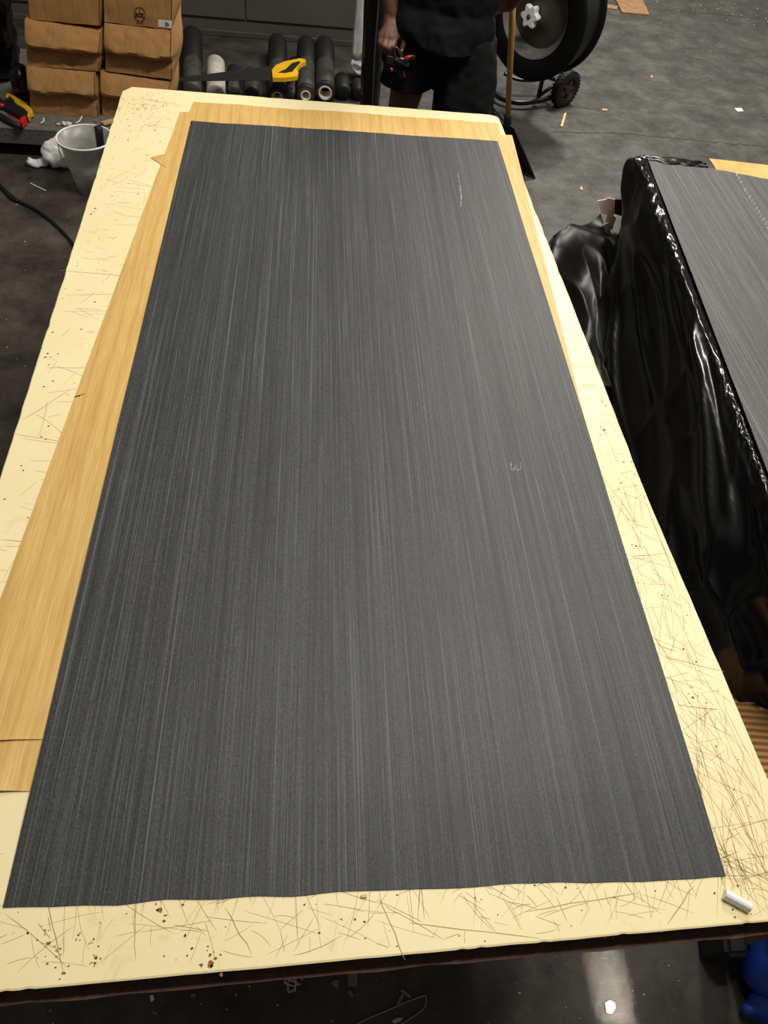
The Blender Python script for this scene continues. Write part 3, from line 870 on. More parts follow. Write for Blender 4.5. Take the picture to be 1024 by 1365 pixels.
# ------------------------------------------------------------------ things by the platform
bk = empty('bucket', 'translucent grey plastic bucket with wire handle left of the far table corner', 'bucket', (-1.335, 3.72, 0))
bm = bmesh.new(); lathe(bm, [(0, .012), (.088, .012), (.092, .0), (.097, .0), (.118, .15), (.134, .262), (.142, .262), (.142, .276), (.129, .276), (.114, .15), (.090, .02), (0, .02)], (-1.335, 3.72, 0), UP, 48)
child('bucket_body', bm, M['bucket'], bk, True)
bm = bmesh.new(); tube(bm, [V((-1.335 + .1425 * cos(a), 3.72 + .1425 * sin(a), .276)) for a in [2 * pi * k / 48 for k in range(48)]], .0045, 8, closed=True); child('rim', bm, M['bag'], bk, True)
bm = bmesh.new()
c = V((-1.335, 3.72, .25)); tube(bm, [c + V((0.143 * cos(a), -0.143 * sin(a) * .92, -0.115 * sin(a))) for a in [pi * i / 24 for i in range(25)]], 0.0028, 6, False); child('wire_handle', bm, M['zinc'], bk, True)
for s in (-1, 1):
    bm = bmesh.new(); box(bm, (-1.335 + s * .143, 3.72, .25), (.012, .02, .024), bev=.003); child('handle_lug', bm, M['bucket'], bk)
rl = empty('paint_roller', 'black handled tool standing inside the grey bucket', 'tool', (-1.27, 3.74, .02))
bm = bmesh.new(); p0, p1 = V((-1.285, 3.72, .024)), A(131, 168, 3.76); d = (p1 - p0)
lathe(bm, [(0, .0), (.012, .0), (.012, d.length * .4), (.019, d.length * .42), (.021, d.length * .9), (.022, d.length * .98), (.016, d.length), (.008, d.length - .004), (0, d.length - .008)], p0, d, 20); child('grip', bm, M['black'], rl, True)
bm = bmesh.new(); lathe(bm, [(0, 0), (.045, 0), (.045, .05), (0, .05)], (-1.325, 3.69, .022), UP, 20); child('tool_head', bm, M['wood'], rl, True)
# white carrier bag beside the bucket
bm = bmesh.new(); c = V((-1.585, 3.93, 0))
ell(bm, c + V((.02, 0, .075)), (.085, .075, .078)); ell(bm, c + V((.06, .01, .05)), (.06, .06, .05)); cap_chain(bm, [c + V((-.03, 0, .05)), c + V((-.10, -.02, .022)), c + V((-.145, -.015, .03))], [.03, .02, .03], 10)
bgo = remeshed('white_bag', bm, M['bag'], 0.006, None, 1, disp=lambda p: 0.016 * (0.5 - abs(noise.noise(p * 13)) * 2) + 0.006 * noise.noise(p * 45))
tag(bgo, 'crumpled white plastic bag on the floor beside the grey bucket', 'bag')
# scraps on the platform
for nm, px, r, mat, lab, cat in (('wadding_scrap', (79, 163), .012, 'dirtywhite', 'small off white crumb nearest the pair of crumbs on the platform', 'scrap'), ('foam_scrap', (88, 162), .016, 'wood', 'pair of pale yellowish crumbs lying on the platform before the cartons', 'scrap')):
    bm = bmesh.new()
    p = A(px[0], px[1], YP + .06); p.z = ZP + r * .7
    for k in range(1 if nm[0] == 'w' else 2): ell(bm, p + V((k * r * 1.5 - r * .7, 0, 0)), (r, r * .9, r * .8))
    tag(remeshed(nm, bm, M['core'] if nm[0] == 'f' else M[mat], .003, None, 0, disp=lambda q: .006 * noise.noise(q * 90)), lab, cat)
for px, lab in ((((54, 164), (58, 157)), 'short white plastic strip on the platform near the yellow saw handle'), (((101, 164), (109, 155)), 'thin white bent strip on the platform behind the bucket')):
    bm = bmesh.new(); a, b = [G(x, y, ZP + .006) for x, y in px]; m_ = a.lerp(b, .25) + V((.012, .0, .003))
    tube(bm, smooth_path([a, m_, b], 5), 0.005, 7, flat=.5); tag(obj('plastic_strip', bm, M['bag'], None, True), lab, 'strip')
bm = bmesh.new(); a, b = G(137, 166, ZP + .012), G(152, 162, ZP + .012); d = (b - a).normalized(); q = V((-d.y, d.x, 0)) * .016
prism(bm, [a + q, a - q, b + d * .12 - q, b + d * .12 + q], .014, UP * .8); tag(obj('wood_block', bm, M['wood']), 'pale wood offcut on the platform behind the bucket rim', 'offcut')
# yellow and red handled hand tools lying on the platform
def flat(name, px, z, th, mat, par, lab=None):
    bm = bmesh.new(); prism(bm, [G(x, y, z) for x, y in px], th); bmesh.ops.recalc_face_normals(bm, faces=bm.faces[:])
    bmesh.ops.bevel(bm, geom=bm.edges[:], offset=min(.003, th * .2), segments=1, affect='EDGES'); o = child(name, bm, mat, par)
    if lab: o['label'] = lab
    return o


sw = empty('hand_saw', 'yellow and black hand saw handle lying on the platform at the left edge', 'saw', G(25, 148, ZP))
flat('handle', ((12, 130), (21, 134.6), (35, 143.4), (44, 151.3), (45.7, 155.7), (42, 156.6), (40.4, 162.7), (38, 162), (39, 155.7), (33.4, 150.4), (22, 143.4), (20, 139), (14, 133.3), (11, 136.4), (9.2, 135)), ZP + .012, .030, M['yellow'], sw)
flat('grip', ((13, 134), (20, 140), (22, 144), (33, 151), (38.5, 157), (37, 163), (29, 161), (13, 151), (3, 146), (9, 137)), ZP + .006, .026, M['black'], sw)
flat('blade', ((4, 146), (9, 137), (-12, 122), (-20, 132)), ZP + .004, .002, M['bladesteel'], sw)
cu_ = empty('bolt_cutter', 'black tool with a red line and red tip lying before the yellow saw handle', 'tool', G(18, 162, ZP))
bm = bmesh.new(); tube(bm, [G(-14, 147, ZP + .018), G(6, 158, ZP + .018), G(27, 169, ZP + .018)], [.016, .018, .015], 10); child('grip', bm, M['black'], cu_, True)
bm = bmesh.new(); tube(bm, [G(10, 152, ZP + .036), G(29, 164, ZP + .034)], .005, 8); child('red_stripe', bm, M['red'], cu_, True)
flat('red_tip', ((29, 165), (36, 161), (37.5, 165), (31, 171.5), (28.5, 169)), ZP + .008, .034, M['red'], cu_)
bm = bmesh.new(); tube(bm, [G(-4, 139, ZP + .03), G(5, 141, ZP + .03)], .011, 8)
tag(obj('red_knob', bm, M['red'], None, True), 'red rounded handle end at the extreme left edge of the photo', 'handle')
# black sacks at the left
for px, rr, Y, lab, sd in ((((-14, 0), (-10, 45), (-4, 90), (-2, 120)), (.10, .125, .145, .15), 4.62, 'tall black sack standing at the far left beside the cartons', 3), (((27, 98), (28, 120), (32, 140)), (.045, .06, .055), 4.36, 'small black sack slumped against the left carton stack', 8)):
    bm = bmesh.new(); pp = [A(x, y, Y) for x, y in px]
    for p, r in zip(pp, rr): p.z = max(p.z, ZP + r * 1.0) if p.y < 5 else p.z
    base = pp[-1].copy(); base.z = ZP + rr[-1] * .95
    top = pp[0] + V((0, .03, .35 if sd == 3 else 0))
    cap_chain(bm, [top] + pp + [base], [rr[0] * .8] + list(rr) + [rr[-1]], 16)
    o = remeshed('black_sack', bm, M['film'], .012, None, 2, disp=lambda p: .030 * (.5 - abs(noise.noise(p * 5 + V((sd, 0, 0)))) * 2) + .01 * noise.noise(p * 22)); tag(o, lab, 'sack')

# ------------------------------------------------------------------ film rolls by the wall
def roll(near, far, r, wrap, core, label, mat='greyroll', y1=5.72, zc=None):
    p0 = G(near[0], near[1], r if zc is None else zc); p1 = A(far[0], far[1], y1); p1.z = r + .002 + .03 * (r > .061)
    e = empty('film_roll', label, 'roll', (p0.x, p0.y, 0), 'rolls lying along the back wall'); d = p1 - p0; Ln = d.length
    bm = bmesh.new(); wb = lambda a, b: 1 + .012 * sin(a * 12.6) + .01 * noise.noise(V((a * 6, b * 9, r * 90)))
    lathe(bm, [(core[0] if core else 0, 0), (r - .006, 0), (r, .008), (r, Ln * .3), (r, Ln * .6), (r, Ln - .01), (r - .006, Ln), (0, Ln)], p0, d, 32, wb); child('wound_film', bm, M[mat], e, True)
    if core:
        bm = bmesh.new(); lathe(bm, [(core[1], .12), (core[1], -.006), (core[0], -.006), (core[0], .1)], p0, d, 32); child('core', bm, M['core'], e, True)
        bm = bmesh.new(); lathe(bm, [(0, .10), (core[1], .10)], p0, d, 24); child('core_dark', bm, M['black'], e, True)
        bm = bmesh.new(); lathe(bm, [(r * .93, -.002), (r + .003, .0), (r + .003, .035), (r - .002, .036)], p0, d, 32); child('end_wrap', bm, M['black'], e, True)
    if wrap:
        bm = bmesh.new(); lathe(bm, [(r, Ln * wrap), (r + .005, Ln * wrap + .01), (r + .006, Ln * .9), (r + .003, Ln * .97), (r * .6, Ln + .014), (0, Ln + .018)], p0, d, 32, wb); child('black_wrap', bm, M['black'], e, True)
    return e


roll((433.5, 124), (432.5, 70), .066, .52, (.046, .036), 'grey film roll with the widest pale core, rightmost of the three cored rolls')
roll((407.5, 127.5), (408.5, 74), .062, .55, (.034, .025), 'grey film roll with pale core in the middle of the three cored rolls')
roll((369.5, 130), (371, 80), .062, .5, (.038, .030), 'grey film roll with half hidden pale core below the yellow saw handle')
roll((256, 124), (261, 86), .064, .45, None, 'grey brown roll with a black far end beside the carton stack')
roll((288, 126), (289, 100), .062, 0, None, 'short whitish grey roll crossed by the saw blade', 'dirtywhite', 5.25)
roll((311.5, 122), (312, 94), .040, .3, None, 'thin dark roll just right of the whitish roll', y1=5.3)
roll((336, 126), (338, 104), .052, 0, None, 'dull grey roll between the thin dark roll and the yellow saw handle', y1=5.25)
roll((388, 128), (391, 90), .036, .25, None, 'thin dark roll wedged between two of the cored rolls', y1=5.3)
roll((457, 124), (456, 96), .050, .05, None, 'black wrapped roll right of the widest cored roll', 'black', y1=5.25)
roll((478, 126), (477, 100), .044, .05, None, 'black wrapped roll nearest the black post', 'black', y1=5.2)
zs = .218
hs = empty('hand_saw', 'yellow handled saw with a dark blade lying across the film rolls', 'saw', G(370, 98, zs))


def zr(x): return zs - .016 * (390 - x) / 150
def flat2(name, px, dz, th, mat, par):
    bm = bmesh.new(); prism(bm, [G(x, y, zs + dz) for x, y in px], th); return child(name, bm, mat, par)


flat2('blade', ((364, 88), (364, 107.5), (238, 108.5), (237, 104)), .006, .002, M['bladesteel'], hs)
flat2('handle', ((362.8, 98), (368, 92), (380, 87), (399.8, 83), (406.8, 84.3), (408, 87.3), (401.5, 90), (396, 96.6), (398, 102), (396, 107), (380, 109), (363.7, 109)), -.004, .024, M['yellow'], hs)
flat2('grip_hole', ((371, 101.5), (381, 97), (389, 89), (398, 86.5), (401, 87.5), (393, 96), (390, 100), (380, 102)), .0, .022, M['black'], hs)
# hanging pale strip, crumpled wad, black post
bm = bmesh.new(); rwl = []
for i in range(14):
    t = i / 13; a = A(468 + 12 * t, 80 - 150 * t, 5.25); w = .085 - .03 * t; rwl.append([a + V((w * j / 5, .012 * sin(j * 2.1 + t * 4), 0)) for j in range(6)])
grid(bm, rwl); bmesh.ops.solidify(bm, geom=bm.faces[:], thickness=.003)
tag(obj('plastic_strip', bm, M['bag'], None, True), 'long whitish plastic strip hanging upright against the wall near the black post', 'strip')
bm = bmesh.new(); c = A(480.5, 82, 5.38)
for q in ((0, 0, 0), (.03, 0, .03), (-.02, .01, -.03), (.01, 0, -.06)): ell(bm, c + V(q), (.045, .035, .04))
o = remeshed('crumpled_wad', bm, M['bag'], .007, None, 0, disp=lambda p: .022 * (.4 - abs(noise.noise(p * 17)) * 2) + .006 * noise.noise(p * 50))
tag(o, 'crumpled off white plastic wad stuck on the dark stand right of the rolls', 'wad')
bm = bmesh.new(); box(bm, (c.x + .01, 5.38, (c.z - .08) / 2), (.05, .05, c.z - .08), bev=.004); box(bm, (c.x + .01, 5.38, .01), (.2, .16, .02), bev=.003)
tag(obj('stand', bm, M['black']), 'short dark stand holding up the crumpled off white wad', 'stand')
po = empty('wrapped_post', 'tall black film wrapped post left of the person in black', 'post', A(492, 150, 4.75) * 1)
po.location.z = 0
bm = bmesh.new(); rwl = []
pb, pt = A(492, 150, 4.75), A(500, 0, 4.75); d = (pt - pb) / (pt.z - pb.z)
for i in range(60):
    z = i / 59 * 2.4; c = pb + d * (z - pb.z); rwl.append([c + V((cos(a) * (.062 + .016 * noise.noise(V((a * 2, z * 3, 1)))), sin(a) * .06, 0)) for a in [2 * pi * k / 24 for k in range(25)]])
grid(bm, rwl); child('film_wrap', bm, M['film'], po, True)
bm = bmesh.new(); tube(bm, [A(506, -60, 4.68), A(505, 0, 4.68), A(499, 75, 4.68), A(495.5, 150, 4.68)], .006, 8); child('metal_edge', bm, M['steel'], po, True)

# ------------------------------------------------------------------ the person
YM = 3.55
pe = empty('person', 'person in black shirt and black shorts behind the table holding a red and black cutter', 'person', (.46, YM, 0))
wr = A(523, 16, 3.53); sh_r = V((.20, 3.58, 1.52)); el_r = V((.155, 3.60, 1.24))
wl = A(712, -26, 3.86); sh_l = V((.74, 3.58, 1.52)); el_l = V((.90, 3.66, 1.26))
kr, kl = V((.30, 3.57, .53)), V((.61, 3.50, .53)); hr, hl = V((.36, 3.60, .95)), V((.57, 3.60, .95)); ar, al = V((.29, 3.64, .10)), V((.63, 3.60, .10))
bm = bmesh.new()
cap_chain(bm, [sh_r, el_r, wr], [.060, .047, .036]); cap_chain(bm, [el_r.lerp(wr, .25), el_r.lerp(wr, .6)], [.050, .043])
cap_chain(bm, [sh_l, el_l, wl], [.060, .047, .034])
for h, k, a in ((hr, kr, ar), (hl, kl, al)):
    cap_chain(bm, [h, h.lerp(k, .5), k, k.lerp(a, .3), a], [.105, .088, .066, .064, .042]); cap_chain(bm, [a + V((0, .03, -.04)), a + V((0, -.15, -.06))], [.04, .035])
ell(bm, (.465, 3.60, .98), (.20, .13, .15)); ell(bm, (.465, 3.60, 1.18), (.19, .125, .22)); ell(bm, (.465, 3.60, 1.40), (.215, .125, .19)); cap_chain(bm, [sh_r, (.465, 3.6, 1.55), sh_l], [.07, .085, .07])
cap_chain(bm, [(.465, 3.60, 1.52), (.465, 3.575, 1.66)], [.066, .060])
hd = V((.465, 3.555, 1.755)); ell(bm, hd, (.080, .098, .118)); ell(bm, hd + V((0, -.035, -.060)), (.058, .058, .060))
ell(bm, hd + V((0, -.100, -.014)), (.017, .020, .026)); ell(bm, hd + V((0, -.088, -.055)), (.026, .014, .013))
for s in (-1, 1): ell(bm, hd + V((s * .082, .008, -.008)), (.012, .022, .032)); ell(bm, hd + V((s * .033, -.084, .018)), (.028, .014, .010))


def hand(bm, metac, fingers, thumb, r=.0125):
    for m_ in metac: cap_chain(bm, m_, [.024] + [.0185] * (len(m_) - 1), 10)
    for f in fingers: cap_chain(bm, f, [r * 1.12, r * 1.05, r * .98, r * .85][:len(f)], 10)
    cap_chain(bm, thumb, [.024, .018, .0145, .0125][:len(thumb)], 10)


def H(px, py, y): return A(px, py, y)


kn = [H(528, 49, 3.475), H(521.5, 51.5, 3.463), H(514.5, 50.5, 3.465), H(508.5, 47.5, 3.475)]
hand(bm, [[wr + V((.012 - i * .008, -.006, -.01)), H(525 - i * 2.6, 34, 3.495), kn[i]] for i in range(4)],
     [[kn[0], H(524, 62, 3.438), H(524.5, 72, 3.455), H(527, 75, 3.470)], [kn[1], H(517.5, 64, 3.430), H(519, 73, 3.45), H(523, 76, 3.475)],
      [kn[2], H(511, 61, 3.435), H(513, 70, 3.455), H(518, 73, 3.48)], [kn[3], H(506.5, 57, 3.45), H(508.5, 65, 3.465), H(513, 68, 3.485)]],
     [wr + V((.02, -.01, -.03)), H(537, 45, 3.475), H(539, 56, 3.462), H(536, 65, 3.45)])
H0 = H
def H(px, py, y): return A(px, py + 8, y)
pm = H(694, -12, 3.90); kk_ = [H(682, -22, 3.93), H(680, -13, 3.93), H(679, -5, 3.93), H(680, 3, 3.93)]
hand(bm, [[wl, pm, k] for k in kk_],
     [[kk_[0], H(668, -19, 3.91), H(657, -14, 3.90), H(651, -10, 3.90)], [kk_[1], H(666, -9, 3.91), H(655, -4, 3.90), H(649, 0, 3.90)], [kk_[2], H(667, -1, 3.91), H(657, 5, 3.90), H(652, 9, 3.90)], [kk_[3], H(668, 6, 3.92), H(661, 9, 3.91), H(656, 11, 3.91)]],
     [wl + V((-.02, 0, .02)), H(690, -34, 3.86), H(680, -38, 3.84), H(672, -36, 3.84)], .012)
H = H0
body = remeshed('body', bm, M['skin'], .0055, None, 3); body.parent = pe; body.location = -pe.location
for nm, p, d in [('fingernail', H(527.5, 75.5, 3.468), V((.3, -.8, -.5))), ('fingernail', H(535.8, 66, 3.438), V((0, -1, -.3)))] + [('fingernail', H(x, y, 3.888), V((-.5, -.8, 0))) for x, y in ((649, 7.5), (651, 16.5))]:
    bm = bmesh.new(); ell(bm, p + d.normalized() * .006, (.006, .004, .007)); child(nm, bm, M['nail'], pe, True)
for s in (-1, 1):
    bm = bmesh.new(); ell(bm, hd + V((s * .032, -.083, .004)), (.013, .010, .009)); e_ = child('eye', bm, M['eye'], pe, True)
    bm = bmesh.new(); ell(bm, V(hd) + V((s * .032, -.092, .004)) - pe.location, (.0055, .003, .0055)); obj('pupil', bm, M['black'], e_, True)
bm = bmesh.new(); ell(bm, hd + V((0, .012, .022)), (.088, .100, .112))
hair = remeshed('hair', bm, M['hair'], .007, None, 1, cuts=[(hd + V((0, -.075, .055)), V((0, -.80, -.45))), (hd + V((0, 0, -.05)), V((0, 0, -1)))], disp=lambda p: .003 * noise.noise(p * 60)); hair.parent = pe; hair.location = -pe.location


def wrinkle(a, sx):
    return lambda p: a * (.5 - abs(noise.noise(V((p.x * sx, p.y * sx, p.z * sx * .8 + p.x * 6)))) * 2) + a * .4 * noise.noise(p * 24)


bm = bmesh.new()
ell(bm, (.465, 3.59, 1.40), (.255, .165, .20)); ell(bm, (.465, 3.58, 1.15), (.245, .175, .26)); ell(bm, (.45, 3.575, .98), (.255, .180, .16)); cap_chain(bm, [sh_r, (.465, 3.6, 1.53), sh_l], [.085, .10, .085])
cap_chain(bm, [sh_r, sh_r.lerp(el_r, .8)], [.086, .080]); cap_chain(bm, [sh_l, sh_l.lerp(el_l, .8)], [.086, .080]); tube(bm, [(.45, 3.575, 1.0), (.455, 3.57, .84)], [.20, .235], 28, flat=.74)
shirt = remeshed('shirt', bm, M['cloth'], .0085, None, 2, cuts=[(V((.45, 3.58, .92)), V((-.10, 0, -1))), (sh_r.lerp(el_r, .72), el_r - sh_r, lambda p: p.x < .24 and p.z > 1.22), (sh_l.lerp(el_l, .72), el_l - sh_l, lambda p: p.x > .76 and p.z > 1.22), (V((.465, 3.58, 1.582)), V((0, -.25, 1)), lambda p: abs(p.x - .465) < .105 and p.z > 1.48)], disp=wrinkle(.013, 6), solid=-.003)
shirt.parent = pe; shirt.location = -pe.location
bm = bmesh.new()
ell(bm, (.455, 3.59, .96), (.245, .168, .15)); cap_chain(bm, [(.345, 3.585, .92), (.315, 3.575, .72), (.300, 3.57, .55)], [.140, .128, .122], 20); cap_chain(bm, [(.575, 3.585, .92), (.595, 3.55, .70), (.592, 3.53, .45)], [.155, .158, .158], 20)
sm_ = remeshed('shorts', bm, M['shorts'], .0085, None, 2, cuts=[(V((.46, 3.58, 1.02)), V((0, 0, 1))), (V((.30, 3.56, .672)), V((-.30, 0, -1)) if False else V((0, .1, -1)))][:1], disp=wrinkle(.015, 5))
b2 = bmesh.new(); b2.from_mesh(sm_.data)
for side, z in ((-1, .715), (1, .50)):
    g = [f for f in b2.faces if (f.calc_center_median().x - .462) * side > 0]; gg = set(g); ge = {e for f in g for e in f.edges}; gv = {v for f in g for v in f.verts}
    bmesh.ops.bisect_plane(b2, geom=list(gv) + list(ge) + list(gg), plane_co=(0, 0, z), plane_no=(0, 0, -1), clear_outer=True)
bmesh.ops.delete(b2, geom=[v for v in b2.verts if (v.co.x < .462 and v.co.z < .7145) or v.co.z < .4995], context='VERTS')
bmesh.ops.solidify(b2, geom=b2.faces[:], thickness=.003); b2.to_mesh(sm_.data); b2.free(); sm_.parent = pe; sm_.location = -pe.location
for a in (ar, al):
    bm = bmesh.new(); f = V((a.x, a.y, 0)); cap_chain(bm, [f + V((0, .05, .05)), f + V((0, -.06, .05)), f + V((0, -.19, .042))], [.05, .052, .042]); cap_chain(bm, [f + V((0, .02, .06)), f + V((0, .0, .13))], [.052, .052])
    o = remeshed('shoe', bm, M['black'], .007, None, 2, cuts=[(V((0, 0, .004)), V((0, 0, -1)))]); o.parent = pe; o.location = -pe.location
# cutter in the right hand
ct = empty('hand_cutter', 'red and black hand cutter held in the right hand of the person in black', 'tool', H(524, 80, 3.42))
YT = 3.415


def tp(name, px, mat, y=YT, th=.014):
    bm = bmesh.new(); prism(bm, [A(a, b, y) for a, b in px], th, V((0, 1, 0))); bmesh.ops.recalc_face_normals(bm, faces=bm.faces[:]); bmesh.ops.bevel(bm, geom=bm.edges[:], offset=.0018, segments=1, affect='EDGES'); return child(name, bm, M[mat], ct)


tp('handle', ((516, 74), (524, 76), (531, 80), (537, 98), (538, 106), (533, 104), (526, 88), (515, 84)), 'black', 3.43)
tp('handle', ((510, 62), (516, 66), (522, 80), (525, 96), (521, 98), (512, 88), (508, 76)), 'black', 3.445, .012)
tp('lever', ((527.5, 62), (530, 63), (537, 71), (539, 79), (534, 80), (532, 73)), 'steel', 3.42, .010)
tp('jaw', ((526, 80), (534, 77), (541, 79), (546, 86), (545.5, 89), (541, 89.5), (536, 86), (530, 83)), 'steel')
tp('jaw', ((539, 77), (548, 74), (553, 74), (556, 77), (553, 80), (545, 82), (540, 81)), 'bladesteel', 3.425)
tp('red_inlay', ((539.5, 77), (544, 74.8), (549.5, 74.6), (547, 77.5), (543, 80), (540.5, 79)), 'red', 3.405, .012)
tp('red_button', ((520.5, 91), (523.5, 91.5), (524.5, 95), (521.5, 96)), 'red', 3.424, .012)
tp('red_stripe', ((537, 94), (538.3, 94), (540.2, 104), (538.8, 104)), 'red', 3.424, .010)

# ------------------------------------------------------------------ shovel
B, T = A(677, 156, 4.18), A(684, 0, 3.98); d = (T - B).normalized(); Fl = B - d * (B.z / d.z)
shv = empty('shovel', 'wooden pole with a wide flat black blade standing behind the far right table corner', 'shovel', (Fl.x, Fl.y, 0))
bm = bmesh.new(); tube(bm, [B - d * .05, B + d * .4, T + d * .42], [.0165, .0165, .0155], 16); child('pole', bm, M['pole'], shv, True)
bm = bmesh.new(); tube(bm, [B - d * .12, B - d * .03, B + d * .015, B + d * .02], [.030, .024, .021, .019], 14); child('socket', bm, M['black'], shv, True)
TR_, LB = G(713, 238, .003), G(655, 196, .003); RS, LS = A(685, 170, 4.15), A(655, 140, 4.26)
nrm_ = (TR_ - LB).cross(RS - LB).normalized(); bm = bmesh.new()
pts = [LB, TR_, RS, B - d * .06 + V((.02, 0, 0)), B - d * .06 - V((.03, 0, 0)), LS]
prism(bm, pts, .004, nrm_); bmesh.ops.bevel(bm, geom=bm.edges[:], offset=.001, segments=1, affect='EDGES')
child('blade', bm, M['black'], shv)
bm = bmesh.new(); tube(bm, [LS, B - d * .055, RS, TR_], .006, 8); child('blade_rim', bm, M['black'], shv, True)

# ------------------------------------------------------------------ strapping reel on its trolley
Kn = A(706, 22, 4.85); ax = V((sin(radians(46)), cos(radians(46)), 0.0)); u_ = V((-ax.y, ax.x, 0))
tr = empty('reel_trolley', 'large black reel with white star knob on a tubular trolley beside the pole', 'trolley', (Kn.x, Kn.y, 0))
r0 = .365; c0 = Kn + ax * .05
bm = bmesh.new(); lathe(bm, [(.240, .015), (.250, 0), (r0 - .01, .0), (r0, .008), (r0, .02), (r0 - .02, .026), (.27, .026)], c0, ax, 72); child('front_flange', bm, M['reel'], tr, True)
bm = bmesh.new(); lathe(bm, [(.241, .004), (.232, .012), (.195, .075), (.188, .08)], c0, ax, 64); child('hub_ring', bm, M['hubpale'], tr, True)
bm = bmesh.new(); lathe(bm, [(.197, .076), (.14, .065), (.08, .06), (.05, .02), (0, .02)], c0, ax, 64); child('hub_disc', bm, M['hub'], tr, True)
bm = bmesh.new(); lathe(bm, [(.24, .024), (.335, .024), (.342, .03), (.340, .08), (.343, .14), (.338, .215), (.24, .215)], c0, ax, 72, lambda a, b: 1 + .006 * sin(b * 400)); child('strapping_coil', bm, M['black'], tr, True)
bm = bmesh.new(); lathe(bm, [(r0 - .022, .027), (r0 - .010, .032), (r0 - .014, .040), (r0 - .022, .036)], c0, ax, 72); child('tan_edge_strap', bm, M['core'], tr, True)
bm = bmesh.new(); lathe(bm, [(.22, .216), (r0 - .01, .216), (r0, .225), (r0, .242), (r0 - .02, .25), (0, .25)], c0, ax, 72); child('back_flange', bm, M['reel'], tr, True)
bm = bmesh.new(); n6 = 48; ra, rb = [], []
for k in range(n6):
    a = 2 * pi * k / n6; r = .058 + .010 * cos(6 * a + .4); q = u_ * cos(a) * r + UP * sin(a) * r
    ra.append(bm.verts.new(Kn + q)); rb.append(bm.verts.new(Kn + q * .96 + ax * .03))
top_ = [bm.verts.new(Kn - ax * .008 + (v.co - Kn) * .86) for v in ra]
bm.faces.new(top_); bm.faces.new(rb)
for k in range(n6): j = (k + 1) % n6; bm.faces.new((ra[k], ra[j], rb[j], rb[k])); bm.faces.new((top_[k], top_[j], ra[j], ra[k]))
kn_ = child('star_knob', bm, M['white'], tr, False); kn_['label'] = 'white six lobed star knob'
bm = bmesh.new(); lathe(bm, [(0, -.012), (.013, -.012), (.015, -.006), (.015, .0)], Kn, ax, 16); lathe(bm, [(0, -.014), (.006, -.014), (.006, -.01)], Kn, ax, 12)
bmesh.ops.transform(bm, matrix=Matrix.Translation(-tr.location), verts=bm.verts[:]); obj('knob_bolt', bm, M['steel'], kn_, True)
bm = bmesh.new(); tube(bm, [Kn + ax * .02, Kn + ax * .36], .02, 14); child('axle', bm, M['steel'], tr, True)
wc = A(754, 118, 5.22); fr = .035
bm = bmesh.new(); tube(bm, smooth_path([G(640, 108, .05), G(657, 122, .045), G(668, 131, .04), G(690, 137, .04), G(715, 135, .045), G(735, 129, .06), wc + V((-.06, 0, 0))], 6), .017, 12); child('base_tube', bm, M['blacksteel'], tr, True)
bm = bmesh.new(); tube(bm, smooth_path([G(672, 98, .12), G(690, 106, .10), G(712, 107, .10), G(727, 103, .12)], 6), .012, 10); tube(bm, [G(716, 130, .06), wc + V((-.05, .0, .05))], .013, 10); tube(bm, [G(722, 100, .13), wc + V((-.04, .0, .04))], .013, 10); child('brace', bm, M['blacksteel'], tr, True)
bm = bmesh.new(); q = Kn + ax * .34; tube(bm, smooth_path([q + V((0, 0, .02)), V((q.x + .02, q.y + .02, .5)), V((wc.x - .05, wc.y + .12, .30)), wc + V((-.03, .06, .02))], 5), .016, 12); tube(bm, [Kn + ax * .34, V((Kn.x + .28, Kn.y + .35, .06))], .016, 12); child('upright', bm, M['blacksteel'], tr, True)
wax = V((.56, -.83, 0)).normalized(); wr_ = wc.z if .1 < wc.z < .2 else .145
wc.z = wr_
bm = bmesh.new(); lathe(bm, [(wr_ * .62, -.034), (wr_ * .80, -.036), (wr_ * .94, -.028), (wr_ * .985, -.016), (wr_ * .99, 0), (wr_ * .985, .016), (wr_ * .94, .028), (wr_ * .80, .036), (wr_ * .62, .034), (wr_ * .60, 0), (wr_ * .62, -.034)], wc, wax, 60)
wh = child('wheel', bm, M['black'], tr, True)
bm = bmesh.new(); wu = UP.cross(wax).normalized()
for k in range(30):
    a = 2 * pi * k / 30
    for s in (-1, 1):
        a2 = a + (0 if s > 0 else pi / 30); rd = wu * cos(a2) + UP * sin(a2); tg = rd.cross(wax)
        mt = Matrix((tg, rd, wax)).transposed().to_4x4(); box(bm, wc + rd * (wr_ * .965) + wax * s * .019, (.014, .012, .022), mat=mt)
bmesh.ops.transform(bm, matrix=Matrix.Translation(-tr.location), verts=bm.verts[:]); tb = obj('tread_block', bm, M['black'], wh); tb['kind'] = 'stuff'
bm = bmesh.new(); lathe(bm, [(wr_ * .63, .02), (wr_ * .58, .03), (wr_ * .52, .012), (wr_ * .25, .014), (wr_ * .22, .036), (wr_ * .10, .038), (0, .038)], wc, wax, 40)
for k in range(5):
    a = 2 * pi * k / 5; rd = wu * cos(a) + UP * sin(a); mt = Matrix((rd.cross(wax), rd, wax)).transposed().to_4x4(); box(bm, wc + rd * wr_ * .38 + wax * .02, (.018, wr_ * .3, .012), mat=mt, bev=.003)
bmesh.ops.transform(bm, matrix=Matrix.Translation(-tr.location), verts=bm.verts[:]); obj('wheel_hub', bm, M['wheelhub'], wh, False)

# ------------------------------------------------------------------ litter on the floor, cable, odds and ends at the near end
def slat(name, px, th, mat, label, cat, z=.0015):
    bm = bmesh.new(); prism(bm, [G(x, y, z) for x, y in px], th); return tag(obj(name, bm, M[mat]), label, cat)


